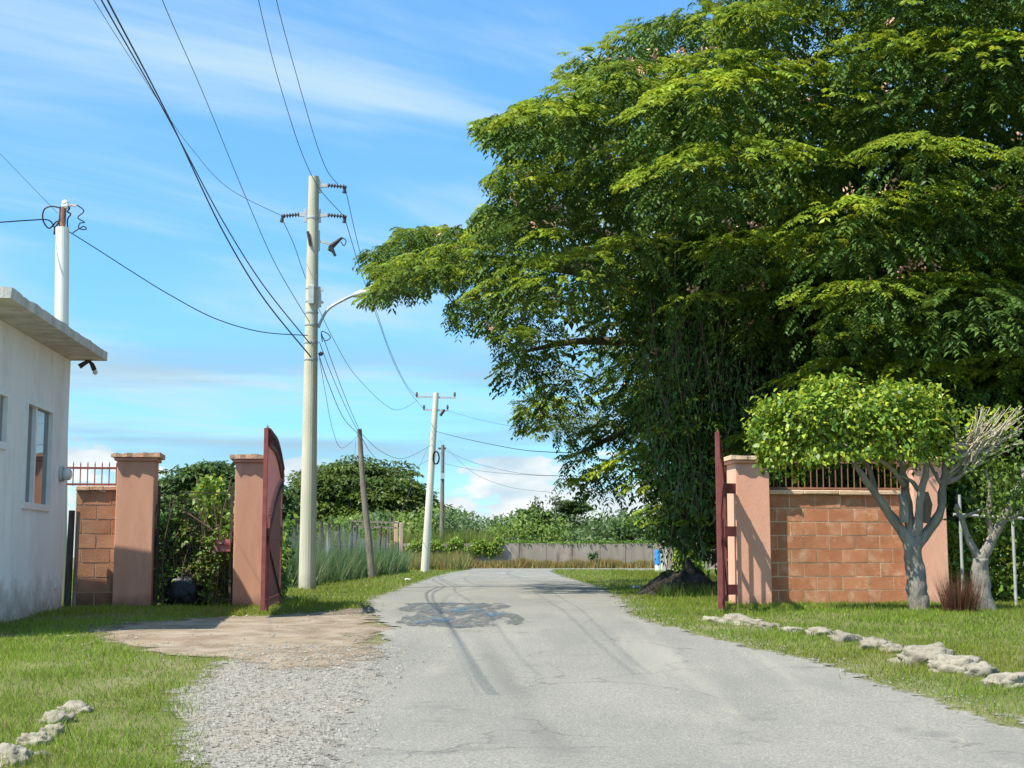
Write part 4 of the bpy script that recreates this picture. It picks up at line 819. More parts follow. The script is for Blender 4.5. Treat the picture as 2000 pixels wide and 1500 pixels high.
# ------------------------------------------------------------------ kerb stones
ORD = ['first', 'second', 'third', 'fourth', 'fifth', 'sixth', 'seventh', 'eighth', 'ninth', 'tenth', 'eleventh', 'twelfth']
def rock(px, py, w, h, seed, label, group, dpt=None):
    """w,h in photo pixels"""
    c = G(px, py + h * 0.45); k = FPX / c.y; sx, sz = w * 1.28 / k / 2, h * 1.08 / k / 2; sy = dpt or max(sx * 0.7, 0.12)
    import bmesh
    bm = bmesh.new(); bmesh.ops.create_icosphere(bm, subdivisions=4, radius=1)
    for v in bm.verts:
        o = Vector((seed * 3.1, seed * 1.7, 0)); d = v.co.copy()
        f = 1 + 0.34 * mnoise.noise(d * 1.5 + o) + 0.26 * mnoise.noise(d * 3.2 + o) + 0.16 * mnoise.noise(d * 6.5 + o) - 0.10 * abs(mnoise.noise(d * 12 + o))
        d = Vector([math.copysign(abs(a) ** 0.75, a) for a in d]) * f
        v.co = Vector((d.x * sx, d.y * sy, d.z * sz * 1.05 + sz * 0.55))
    me = bpy.data.meshes.new('kerb_stone'); bm.to_mesh(me); bm.free(); me.polygons.foreach_set('use_smooth', [True] * len(me.polygons))
    o = link('kerb_stone', me, M['stone']); o.location = c + Vector((0, 0, -0.07)); o.rotation_euler = (random.uniform(-.2, .2), random.uniform(-.2, .2), random.uniform(-.5, .5)); tag(o, label, 'stone', group)
RS = [(1400, 1203, 42, 20), (1457, 1206, 72, 28), (1500, 1215, 42, 24), (1551, 1222, 44, 26), (1601, 1228, 40, 30), (1652, 1236, 60, 34), (1712, 1250, 52, 38), (1742, 1257, 40, 34), (1808, 1272, 88, 52), (1868, 1288, 82, 52), (1918, 1300, 50, 44), (1978, 1318, 80, 46)]
for i, (a, b_, w, h) in enumerate(RS):
    lb = 'small pale stone at the foot of the edge-on gate leaf, first of its row' if i == 0 else ('large pale stone cut by the right edge, last of the row' if i == len(RS) - 1 else f'pale limestone in the right verge row, {ORD[i]} from the edge-on gate leaf')
    rock(a, b_, w, h, i + 1, lb, 'stones edging the right verge')
LS = [(158, 1350, 34, 16), (148, 1372, 50, 40), (112, 1390, 52, 44), (100, 1415, 46, 42), (68, 1432, 50, 46), (58, 1462, 52, 44), (22, 1462, 66, 62)]
for i, (a, b_, w, h) in enumerate(LS):
    lb = 'flat small stone at the far tip of the left verge row' if i == 0 else ('largest mossy stone nearest the bottom left corner' if i == len(LS) - 1 else f'mossy stone in the left verge row, {ORD[i]} from its far tip')
    rock(a, b_, w, h, i + 31, lb, 'stones edging the left verge')

# ------------------------------------------------------------------ white building
BC = Vector((-6.04, 19.25, 0)); BT = Vector((-0.072, 1, 0)).normalized(); BN = Vector((BT.y, -BT.x, 0))     # corner; along the wall (away); outward
BRZ = math.atan2(-BT.x, BT.y)
def B(s, d, z): return BC - BT * s + BN * d + Vector((0, 0, z))      # s from the far corner towards the camera
def b_at(px, py):
    d = Vector(ray(px, py)); o = Vector((0, 0, CAMZ)); t = (BC - o).dot(BN) / d.dot(BN); h = o + d * t
    return (BC - h).dot(BT), h.z
def building():
    t = thing('white_building', 'white rendered building with a flat concrete roof slab', 'building', B(1.9, -2.1, 0)); H = 3.37; DP = 4.2; LN = 4.6
    wins = []
    s1, z1 = b_at(50, 786); s2, z2 = b_at(102, 800); _, zb = b_at(72, 992); wins.append((s2, s1, zb, (z1 + z2) / 2 + 0.02))
    s3, z3 = b_at(14, 768); _, zb3 = b_at(6, 873); wins.append((s3, s3 + 0.6, zb3, z3))
    # the road-side wall with its two openings, built as a grid of solid panels around them
    xs = sorted({0.0, LN} | {a for w in wins for a in w[:2]}); zs = sorted({-0.6, H} | {a for w in wins for a in w[2:]})
    m = MB()
    for i in range(len(xs) - 1):
        for j in range(len(zs) - 1):
            cx, cz = (xs[i] + xs[i + 1]) / 2, (zs[j] + zs[j + 1]) / 2
            if any(w[0] < cx < w[1] and w[2] < cz < w[3] for w in wins): continue
            q = B(cx, 0, cz); n = 6
            vs = [B(a, d, z) for d in (0, -0.15) for a, z in ((xs[i], zs[j]), (xs[i + 1], zs[j]), (xs[i + 1], zs[j + 1]), (xs[i], zs[j + 1]))]
            m.add(vs, [(0, 1, 2, 3), (7, 6, 5, 4)])
    for w in wins:                                                       # reveals
        for (a, z), (b_, zz) in (((w[0], w[2]), (w[1], w[2])), ((w[1], w[2]), (w[1], w[3])), ((w[1], w[3]), (w[0], w[3])), ((w[0], w[3]), (w[0], w[2]))):
            m.add([B(a, 0, z), B(b_, 0, zz), B(b_, -0.15, zz), B(a, -0.15, z)], [(0, 1, 2, 3)])
    m.build('wall', M['white'], t)
    m = MB(); m.add([B(0, 0, -.6), B(0, -DP, -.6), B(0, -DP, H), B(0, 0, H)], [(0, 1, 2, 3)]); m.add([B(0, -DP, -.6), B(LN, -DP, -.6), B(LN, -DP, H), B(0, -DP, H)], [(0, 1, 2, 3)]); m.add([B(LN, 0, -.6), B(LN, -DP, -.6), B(LN, -DP, H), B(LN, 0, H)], [(3, 2, 1, 0)])
    m.build('end_wall', M['white'], t)
    # roof slab with a rough cast edge
    m = MB(); n = 60; vs = []; fs = []
    for i in range(n + 1):
        s = -0.04 + (LN + .2) * i / n
        j = 0.010 * mnoise.noise((s * 3.1, 0, 0)) + 0.007 * mnoise.noise((s * 11, 5, 0)); tz = 0.016 * mnoise.noise((s * 2.3, 9, 0)) + 0.010 * mnoise.noise((s * 9, 3, 0))
        vs += [B(s, 0.485 + j, H + .003), B(s, 0.49 + j * 1.5, H + 0.115 + tz), B(s, 0.40, H + 0.125 + tz), B(s, -DP - .4, H + 0.12), B(s, -DP - .4, H + .003)]
    for i in range(n):
        a = i * 5; b_ = a + 5; fs += [(a + k, b_ + k, b_ + (k + 1) % 5, a + (k + 1) % 5) for k in range(5)]
    fs += [(4, 3, 2, 1, 0), tuple(n * 5 + k for k in range(5))]; m.add(vs, fs); m.build('roof_slab', M['slab'], t)
    for k, w in enumerate(wins):
        a, b_, z0, z1 = w; fw = 0.05; m = MB(); d = -0.035
        def bb(s0, s1, z0_, z1_, dd, th): 
            q = B((s0 + s1) / 2, dd, (z0_ + z1_) / 2); m.box(q, (th, abs(s1 - s0), abs(z1_ - z0_)), BRZ)
        bb(a, b_, z1 - fw, z1 + .03, d + .02, .09); bb(a, b_, z0 - .03, z0 + fw, d + .02, .09); bb(a - .02, a + fw, z0 + fw, z1 - fw, d + .02, .088); bb(b_ - fw, b_ + .02, z0 + fw, z1 - fw, d + .02, .088)
        wn = m.build('window', M['alu'], t)
        mid = a + (b_ - a) * (0.58 if k == 0 else 0.5)
        m = MB(); bb(mid - .035, mid + .035, z0 + fw, z1 - fw, d + .01, .05); m.build('sash_bar', M['alu'], wn)
        for p0, p1, dd in ((a + fw, mid - .035, -.03), (mid + .035, b_ - fw, -.05)):
            m = MB(); bb(p0, p1, z0 + fw, z1 - fw, dd, .006); m.build('pane', M['glass'], wn)
    m = MB(); s, z = b_at(108, 1137); q = B(s, 0.012, z); m.box(q, (.024, .09, .17), BRZ); m.build('junction_plate', M['white'], t, bevel=.005)
    m = MB(); s, z = b_at(117, 926); m.tube([B(s, -.01, z), B(s, .05, z)], .105, 16); q = m.build('meter_socket', M['galv'], t); m = MB(); m.tube([B(s, .05, z), B(s, .13, z), B(s, .15, z)], [.085, .08, .05], 16); m.build('meter_glass', M['bulb'], q, smooth=True)
building()
def eave_lamp():
    c = P(172, 704, 19.25); t = thing('eave_lamp', 'twin flood lamp holder with one bulb under the roof corner', 'lamp', c)
    m = MB(); m.tube([c + Vector((0, 0, .01)), c - Vector((0, 0, .03))], .04, 12); m.build('base', M['darkmetal'], t)
    m = MB(); m.tube([P(172, 707, 19.25), P(166, 709, 19.22), P(155, 716, 19.2)], [.02, .03, .038], 10); m.build('socket', M['darkmetal'], t)
    m = MB(); m.tube([P(176, 707, 19.25), P(180, 712, 19.22), P(184, 722, 19.2)], [.02, .03, .034], 10); so = m.build('socket', M['darkmetal'], t)
    m = MB(); m.ball(P(186, 727, 19.2), .036); m.build('bulb', M['bulb'], so, smooth=True)
eave_lamp()
for px, w, h, lb in ((134, .09, 1.35, 'dark rough wooden post squeezed beside the white building corner'), (147, .05, 1.33, 'thin pale wooden stake between the dark post and block wall')):
    q = P(px, 1100, 20.0); m = MB(); m.tube([(q.x, q.y, -.1), (q.x + .01, q.y, h * .5), (q.x + .02, q.y, h)], [w * .6, w * .55, w * .5], 8); o = m.build('wooden_post', M['darkwood' if w > .06 else 'wood'], None, origin=(q.x, q.y, 0)); tag(o, lb, 'post')
def trash_bag():
    c = G(361, 1184); k = FPX / c.y; t = thing('trash_bag', 'full black plastic rubbish bag on the grass before the side gate', 'bag', c)
    import bmesh
    bm = bmesh.new(); bmesh.ops.create_icosphere(bm, subdivisions=4, radius=1)
    for v in bm.verts:
        d = v.co.copy(); f = 1 + .16 * mnoise.noise(d * 1.6 + Vector((4, 2, 0))) + .07 * mnoise.noise(d * 5); f += 0.05 * abs(mnoise.noise(Vector((d.x * 9, d.y * 9, d.z * 2)))) 
        d = Vector((math.copysign(abs(d.x) ** .8, d.x), math.copysign(abs(d.y) ** .8, d.y), d.z)) * f; v.co = Vector((d.x * 38 / k, d.y * .24, max(-0.02, d.z * .25 + .19)))
    me = bpy.data.meshes.new('sack'); bm.to_mesh(me); bm.free(); me.polygons.foreach_set('use_smooth', [True] * len(me.polygons)); link('sack', me, M['bag'], t)
    m = MB(); q = c + Vector((.06, 0, .42)); m.tube([q, q + Vector((.01, 0, .05)), q + Vector((.03, 0, .10))], [.05, .022, .05], 8); m.build('knot', M['bag'], t, smooth=True)
trash_bag()

# ------------------------------------------------------------------ poles
def taper_pole(t, base, top, r0, r1, mt):
    m = MB(); n = 8; b = Vector(base); e = Vector(top); m.tube([b.lerp(e, i / n) for i in range(n + 1)], [r0 + (r1 - r0) * i / n for i in range(n + 1)], 20); return m.build('shaft', mt, t, smooth=False)
def insulator(parent, a, b):
    a, b = Vector(a), Vector(b); d = b - a; m = MB(); pts = []; rad = []
    for i in range(6):
        for k, r in ((0, .018), (.35, .055), (.5, .055), (.75, .018)): pts.append(a + d * ((i + k) / 6)); rad.append(r)
    m.tube(pts + [b], rad + [.022], 10); m.ball(b, .04); m.build('insulator', M['insul'], parent)
Y1 = 31.2
def main_pole():
    b = P(600, 1149, Y1); b.z = 0; top = P(613, 345, Y1); t = thing('utility_pole', 'tall round concrete utility pole with insulators and street light bracket', 'pole', b)
    taper_pole(t, b - Vector((0, 0, .2)), top, .19, .115, M['concrete'])
    def bracket(x0, x1, y): 
        m = MB(); s = 1 if x1 > x0 else -1; m.bar(P(x0 + 4 * s, y - 12, Y1), P(x0 + 4 * s, y + 14, Y1), .05, .06); m.bar(P(x0 + 4 * s, y, Y1), P(x1, y - 1, Y1), .06, .08); br = m.build('bracket', M['galv'], t); return br
    for x0, x1, x2, y in ((621, 640, 674, 363), (620, 640, 674, 421), (600, 585, 552, 420)):
        br = bracket(x0, x1, y); insulator(br, P(x1, y - 1, Y1), P(x2, y + 2, Y1)); m = MB(); m.tube([P(x2, y + 2, Y1), P(x2 - 2, y + 14, Y1)], [.03, .045], 8); m.build('clamp', M['darkmetal'], br)
    # fuse cutout
    m = MB(); m.bar(P(622, 450, Y1), P(622, 490, Y1), .06, .06); m.bar(P(620, 470, Y1), P(650, 478, Y1), .05, .05); br = m.build('bracket', M['galv'], t)
    m = MB(); m.tube([P(643, 490, Y1), P(649, 480, Y1), P(668, 464, Y1)], [.05, .065, .03], 8); m.tube([P(645, 480, Y1 - .05), P(655, 500, Y1 - .05)], [.05, .03], 8); m.build('fuse_cutout', M['darkmetal'], br)
    m = MB(); m.tube(curve([P(668, 464, Y1), P(676, 470, Y1), P(672, 480, Y1), P(666, 472, Y1)], 4), .012, 5); m.build('fuse_loop', M['wire'], br)
    m = MB(); m.tube([P(601, 452, Y1 - .15), P(606, 480, Y1 - .15)], .03, 8); m.build('arrester', M['darkmetal'], t)
    for y, h in ((560, 42), (560, 42)): pass
    m = MB(); q = P(608, 575, Y1 - .17); m.box(q, (.13, .07, .42)); m.build('plate', M['galv'], t, bevel=.01)
    m = MB(); m.bar(P(624, 560, Y1), P(624, 600, Y1), .06, .07); m.bar(P(624, 568, Y1), P(631, 566, Y1), .05, .05); m.bar(P(624, 586, Y1), P(631, 592, Y1), .05, .05); m.build('bracket', M['galv'], t)
    for y in (568, 594, 616, 640, 675, 708, 428):
        c = b.lerp(top, (1149 - y) / (1149 - 345)); m = MB(); r = .19 + (.115 - .19) * (1149 - y) / 804 + .012; m.tube([c - Vector((0, 0, .02)), c + Vector((0, 0, .02))], r, 20); m.build('band', M['galv'], t)
    # lamp arm that reaches into the leaves
    m = MB(); m.tube(curve([P(622, 640, Y1), P(628, 625, Y1), P(642, 603, Y1), P(672, 585, Y1), P(690, 577, Y1 + .1)], 5), .032, 8); arm = m.build('lamp_arm', M['galv'], t, smooth=True)
    m = MB(); a = P(690, 577, Y1 + .1); m.tube([a, a + Vector((.15, .05, .05)), a + Vector((.5, .1, .06)), a + Vector((.62, .1, .04))], [.05, .09, .11, .04], 10); m.build('lamp_head', M['galv'], arm, smooth=True)
    m = MB(); m.ball(P(627, 691, Y1), .05); m.build('cable_clamp', M['darkmetal'], t)
    m = MB(); m.tube(curve([P(627, 650, Y1), P(634, 665, Y1), P(645, 660, Y1), P(640, 652, Y1), P(628, 648, Y1), P(630, 668, Y1)], 5), .012, 5); m.build('service_loop', M['thinwire'], t)
main_pole()
Y2 = 68.0; Y3 = 92.5; YW = 47.0
def far_poles():
    b = P(829, 1117, Y2); b.z = 0; top = P(852, 767, Y2); t = thing('utility_pole', 'pale leaning utility pole with a crossarm and hanging cable coil', 'pole', b)
    taper_pole(t, b - Vector((0, 0, .2)), top, .20, .13, M['pole2'])
    for x0, x1, y in ((812, 890, 776), (826, 876, 801)):
        m = MB(); m.bar(P(x0, y - 1, Y2), P(x1, y + 1, Y2), .06, .09); ca = m.build('crossarm', M['galv'], t)
        for x in (x0 + 2, x1 - 2): m = MB(); q = P(x, y, Y2); m.tube([q, q + Vector((0, 0, .12)), q + Vector((0, 0, .25))], [.03, .06, .04], 8); m.build('insulator', M['insul'], ca)
    m = MB(); m.tube([P(868, 800, Y2), P(860, 812, Y2)], .07, 8); m.build('fuse_cutout', M['darkmetal'], t)
    m = MB(); q = P(852, 894, Y2 - .25)
    for k in range(5): m.torus(q + Vector((random.uniform(-.02, .02), -.02 * k, random.uniform(-.02, .02))), .15, .02, Vector((0.3, 1, 0)), 20, 5, 2.0)
    m.build('cable_coil', M['wire'], t)
    b = P(862, 1100, Y3); b.z = 0; top = P(865, 869, Y3); t = thing('utility_pole', 'slim wooden utility pole standing beyond the old boundary wall', 'pole', b)
    taper_pole(t, b - Vector((0, 0, .2)), top, .16, .11, M['wood']); m = MB(); m.bar(P(856, 876, Y3), P(871, 876, Y3), .10, .12); m.build('crossarm', M['darkwood'], t)
    m = MB(); m.box(P(864, 930, Y3 - .2), (.22, .2, .35)); m.build('terminal_box', M['galv'], t)
    b = P(726, 1130, YW); b.z = 0; top = P(702, 838, YW); t = thing('wooden_pole', 'leaning weathered wooden pole rising from the roadside weeds', 'pole', b)
    m = MB(); mid = P(710, 960, YW); q = curve([b - Vector((-.02, 0, .2)), P(720, 1050, YW), mid, top], 5); m.tube(q, [.125 - .045 * i / (len(q) - 1) for i in range(len(q))], 14); m.build('shaft', M['wood'], t)
    m = MB(); m.box(P(703, 842, YW - .1), (.10, .06, .12)); m.build('cable_hook', M['darkmetal'], t)
    Ym = 22.0; b = P(119, 1100, Ym); b.z = 0; top = P(122, 445, Ym); t = thing('service_mast', 'white pipe service mast rising behind the white building roof', 'mast', b)
    m = MB(); m.tube([b - Vector((0, 0, .1)), top], [.108, .105], 24); m.build('pipe', M['pvc'], t)
    m = MB(); m.tube([top - Vector((0, 0, .2)), P(124, 412, Ym), P(126, 400, Ym)], .045, 10); m.build('inner_post', M['rail'], t)
    m = MB(); m.ball(P(127, 397, Ym), .055); m.tube([P(122, 404, Ym), P(133, 402, Ym)], .05, 8); m.build('cap_insulator', M['pvc'], t)
    m = MB(); m.tube(curve([P(118, 445, Ym), P(112, 432, Ym), P(96, 446, Ym), P(84, 430, Ym), P(86, 410, Ym), P(100, 403, Ym), P(118, 406, Ym)], 6), .013, 5); m.tube(curve([P(118, 404, Ym), P(116, 430, Ym), P(108, 445, Ym), P(106, 458, Ym), P(110, 440, Ym)], 6), .016, 5)
    m.tube(curve([P(150, 400, Ym), P(164, 412, Ym), P(152, 425, Ym), P(165, 434, Ym), P(156, 436, Ym), P(154, 446, Ym), P(168, 448, Ym), P(164, 442, Ym), P(152, 448, Ym), P(142, 455, Ym)], 5), .010, 5); m.tube(curve([P(128, 402, Ym), P(136, 406, Ym), P(132, 414, Ym), P(138, 418, Ym), P(132, 428, Ym), P(132, 445, Ym)], 5), .013, 5)
    m.build('cable_loops', M['wire'], t)
    m = MB(); m.tube(curve([P(136, 404, Ym), P(140, 400, Ym), P(145, 403, Ym), P(150, 400, Ym)], 4), .012, 5); m.build('splice', M['flower'], t)
far_poles()

def wire(label, pts, r, mt='wire', group='overhead cables', sag=None):
    q = curve([P(*p) for p in pts], 10); m = MB(); m.tube(q, [r * 0.68 * min(1, max(0.46, v.y / 31)) for v in q], 5); o = m.build('overhead_cable', M[mt], None, origin=tuple(q[-1])); tag(o, label, 'cable', group)
def yy(y0, y1, n, i): return y0 + (y1 - y0) * i / n
wire('twisted black service cable sagging from the white mast to the concrete pole', [(134, 452, 22), (190, 487, 23), (260, 532, 24.6), (330, 575, 26.2), (420, 622, 28), (510, 648, 29.6), (601, 655, 31)], .016)
wire('thick black cable leaving the white mast to the left edge', [(-60, 437, 20), (0, 434, 21), (60, 430, 21.6), (95, 430, 21.9), (108, 448, 22)], .022)
wire('thin cable rising from the white mast to the upper left', [(112, 416, 22), (60, 362, 19), (0, 300, 16), (-60, 238, 13)], .008, 'thinwire')
wire('thickest dark cable of the bundle, ending lowest on the concrete pole', [(155, -120, 9), (210, 0, 10.2), (330, 230, 14.5), (440, 460, 20.5), (520, 590, 26), (607, 697, 31)], .024)
wire('second dark cable of the bundle, just above the thickest one', [(140, -120, 9), (198, 0, 10.2), (325, 225, 14.5), (440, 440, 20.5), (520, 565, 26), (606, 672, 31)], .020)
wire('thin cable of the bundle bending off to the left insulator', [(120, -110, 9), (183, 0, 10.5), (285, 160, 14.5), (370, 285, 19), (450, 370, 24.5), (552, 422, 31.2)], .009, 'thinwire')
wire('single cable from the top edge to the pole below the plates', [(290, -90, 10), (317, 0, 11.2), (400, 190, 15.5), (480, 385, 21.5), (540, 520, 26.5), (605, 630, 31)], .012, 'thinwire')
wire('cable from the top edge to the middle right insulator', [(490, -110, 10), (505, 0, 12), (545, 160, 17), (590, 300, 23.5), (625, 370, 28), (672, 422, 31.2)], .012)
wire('cable from the top edge to the uppermost insulator', [(520, -120, 10), (540, 0, 12), (580, 150, 17), (618, 280, 23.5), (640, 335, 28), (660, 360, 31.2)], .012)
wire('cable from the uppermost insulator to the far crossarm', [(674, 365, 31.2), (700, 480, 37), (730, 590, 45), (760, 680, 53), (790, 745, 61), (816, 778, 68)], .013, 'thinwire')
wire('cable from the middle right insulator to the far crossarm', [(673, 425, 31.2), (705, 530, 37), (740, 630, 45), (770, 710, 53), (800, 765, 61), (829, 800, 68)], .013, 'thinwire')
wire('slack cable from the left insulator dropping behind the concrete pole', [(554, 434, 31.2), (575, 480, 32.5), (600, 550, 35), (650, 660, 41), (700, 740, 48), (770, 800, 59), (815, 782, 68)], .012, 'thinwire')
wire('left of the three cables running down to the leaning wooden pole', [(622, 690, 31.2), (640, 745, 36), (670, 815, 42), (698, 846, 47)], .014)
wire('middle of the three cables running down to the leaning wooden pole', [(624, 668, 31.2), (645, 725, 36), (675, 795, 42), (699, 842, 47)], .012)
wire('right of the three cables running down to the leaning wooden pole', [(632, 660, 31.2), (655, 725, 36), (682, 795, 42), (702, 840, 47)], .012)
wire('loose thin cable hanging beside the foot of the concrete pole cables', [(624, 700, 31.2), (636, 770, 34), (650, 840, 37), (668, 875, 41), (700, 850, 47)], .009, 'thinwire')
wire('upper cable from the leaning wooden pole to the far pole', [(704, 845, 47), (745, 882, 54), (790, 895, 61), (845, 868, 68)], .014, 'thinwire')
wire('lower cable from the leaning wooden pole to the dome tree', [(704, 850, 47), (725, 885, 57), (750, 905, 72), (800, 915, 90), (862, 885, 92)], .016, 'thinwire')
wire('guy wire slanting from the far pole down to the weeds', [(846, 850, 68), (820, 910, 66), (780, 1010, 62)], .010, 'thinwire')
wire('thin drop wire hanging near the leaning wooden pole', [(695, 855, 47), (690, 930, 47), (683, 1000, 47)], .007, 'thinwire')
wire('dark cable from the far pole running right into the great tree', [(853, 843, 68), (900, 855, 62), (960, 868, 54), (1030, 880, 45), (1130, 885, 37)], .018)
wire('upper faint cable from the far crossarm into the great tree', [(874, 802, 68), (930, 818, 62), (1000, 832, 54), (1100, 840, 42)], .011, 'thinwire')
wire('upper faint cable from the slim wooden pole to the right', [(866, 878, 92), (930, 905, 85), (1020, 925, 75), (1130, 930, 60)], .016, 'thinwire')
wire('lower faint cable from the slim wooden pole to the right', [(866, 905, 92), (940, 920, 85), (1040, 928, 75), (1150, 930, 60)], .016, 'thinwire')
wire('slack faint cable crossing the white cloud to the right', [(858, 860, 68), (920, 920, 64), (990, 950, 58), (1080, 962, 48)], .010, 'thinwire')

# ------------------------------------------------------------------ left fence, ruin, far wall
def post_fence():
    t = thing('post_fence', 'line of dark fence posts with pale netting along the left verge', 'fence', (-5.75, 45, 0))
    ys = [33.2, 35, 37, 39.2, 41.4, 43.6, 46, 48.5, 51.5, 55, 59, 63.5]; pts = []
    for i, y in enumerate(ys):
        x = -5.55 + 0.10 * math.sin(i * 2.1) - (0.2 if y < 36 else 0); h = random.uniform(1.65, 1.95); pts.append((x, y, h)); m = MB()
        m.tube([(x, y, -.1), (x + random.uniform(-.03, .03), y, h * .6), (x + random.uniform(-.07, .07), y, h)], [.055, .05, .042], 7); m.build('post', M['darkwood'], t)
    for a, b in zip(pts[:-1], pts[1:]):
        m = MB(); n = 6; vs = []
        for i in range(n + 1):
            k = i / n; sag = .25 * math.sin(math.pi * k); x = a[0] + (b[0] - a[0]) * k + .04 * random.uniform(-1, 1) + .06; y = a[1] + (b[1] - a[1]) * k
            vs += [(x, y, .15), (x + .05 * random.uniform(-1, 1), y, .9), (x, y, min(a[2], b[2]) - .05 - sag)]
        m.add(vs, [(i * 3 + j, i * 3 + 3 + j, i * 3 + 4 + j, i * 3 + 1 + j) for i in range(n) for j in (0, 1)]); m.build('netting', M['net'], t)
    for z in (.6, 1.1, 1.5): m = MB(); m.tube([(x + .05, y, z) for x, y, h in pts], .006, 4); m.build('strand', M['galv'], t)
post_fence()
def tall_grass(name, label, n, fx, h0, h1, cols, w=0.02, lean=.22):
    x, y = fx(n); ok = ~on_hard(x, y) | (y > 74); x, y = x[ok], y[ok]; n = len(x); h = RNG.uniform(h0, h1, n) * np.array([1 + .5 * mnoise.noise((a * .9, b * .45, 3)) for a, b in zip(x, y)]); ci = RNG.integers(0, len(cols), n)
    o = blades(name, x, y, h, np.full(n, w) * np.clip(y / 40, .8, 2.6), vary(n, np.array(cols)[ci], .25), lean=lean); tag(o, label, 'grass', kind='stuff')
def fxl(n):
    y = RNG.uniform(32.5, 68, n); return -5.35 - np.abs(RNG.normal(0, .75, n)) + RNG.uniform(0, .55, n) + .15 * np.sin(y * 1.3), y
tall_grass('tall_grass', 'tall feathery green weeds along the left post fence', 22000, fxl, .35, 1.15, [(.09, .17, .05), (.12, .19, .07), (.24, .28, .17), (.07, .14, .035)], .022, .32)
tall_grass('dry_grass', 'dry straw-coloured grass at the foot of the old boundary wall', 15000, lambda n: (RNG.uniform(-7.5, 9.5, n), 88.8 - np.abs(RNG.normal(0, .35, n))), .15, .62, [(.42, .31, .13), (.36, .27, .11), (.30, .26, .10), (.20, .22, .06)], .03)
tall_grass('dry_grass_bank', 'dry straw-coloured grass bank beside the pink columns', 9000, lambda n: (RNG.uniform(-8, -2.6, n), RNG.uniform(76, 87, n)), .3, 1.05, [(.36, .27, .11), (.28, .26, .09), (.12, .19, .04)], .03)
tall_grass('island_weeds', 'yellowish weeds on the grass island before the blue barrel', 6000, lambda n: (4.2 + RNG.uniform(0, 2.8, n), RNG.uniform(36, 62, n)), .08, .22, [(.28, .28, .05), (.15, .22, .03)], .02)
tall_grass('field_grass', 'pale green field grass behind the old boundary wall', 12000, lambda n: (RNG.uniform(-12, -1, n), RNG.uniform(90, 96, n)), 1.3, 2.3, [(.18, .24, .05), (.24, .28, .07)], .05)
def old_wall():
    t = thing('boundary_wall', 'old stained grey boundary wall across the end of the road', 'wall', (2, 89.4, 0)); YB = 89.4
    x = -8.0
    while x < 24:
        w = random.uniform(1.55, 1.75); m = MB(); m.box((x + w / 2, YB + random.uniform(-.015, .015), .72), (w - .025, .16, 1.64 + random.uniform(-.03, .03))); m.build('panel', M['farwall'], t); x += w
    m = MB(); m.box((8, YB + .1, .7), (32, .1, 1.5)); m.build('core', M['farwall'], t)
old_wall()
vine('wall_creeper', 'bright green creeper draped over the left part of the old wall', 'creeper', (-7.5, -.6, 88.9, 89.8, .75, 2.05), 7000, .16, [LG, MG, LG, YG], stems=6)
vine('wall_creeper', 'thin fringe of green creeper along the top of the old wall', 'creeper', (-.6, 9.5, 89.3, 89.9, 1.45, 1.78), 2600, .14, [MG, LG], stems=3)
vine('wall_weed', 'single dark weed growing at the foot of the old wall', 'weeds', (4.75, 5.3, 88.3, 88.6, .55, 1.15), 160, .16, [DG], stems=2)
def ruin():
    Y = 72; t = thing('ruined_gateway', 'ruined gateway of bleached rails beside the weeds', 'gateway', (P(735, 1100, Y).x, Y, 0))
    for y in (1018, 1028): m = MB(); m.bar(P(690, y, Y), P(776, y + 3, Y), .06, .09); m.build('lintel', M['wood'], t)
    for px, y0, y1 in ((690, 1008, 1104), (700, 1014, 1030), (716, 1014, 1030), (762, 1010, 1104), (771, 1008, 1020), (738, 1015, 1030), (757, 1030, 1104)): m = MB(); m.bar(P(px, y1, Y), P(px, y0, Y), .05, .05); m.build('upright', M['wood'], t)
    for i in range(6): px = 738 + i * 5; m = MB(); m.bar(P(px, 1104, Y + .1), P(px, 1036 + 4 * (i % 2), Y + .1), .09, .03); m.build('plank', M['rail' if i % 3 else 'wood'], t)
    for px, y0, w, lb, YY in ((773, 1018, .20, 'shorter pink weathered column next to the ruined gateway', 72.5), (783, 1021, .17, 'pink weathered column at the end of the old boundary wall', 74)):
        b = P(px, 1104, YY); tp = P(px, y0, YY); m = MB(); m.box((b.x, YY, (tp.z) / 2 - .1), (w, w, tp.z + .2), .2, .93, .012); o = m.build('pink_column', M['pink'], None, origin=(b.x, YY, 0), bevel=.02); tag(o, lb, 'column')
ruin()

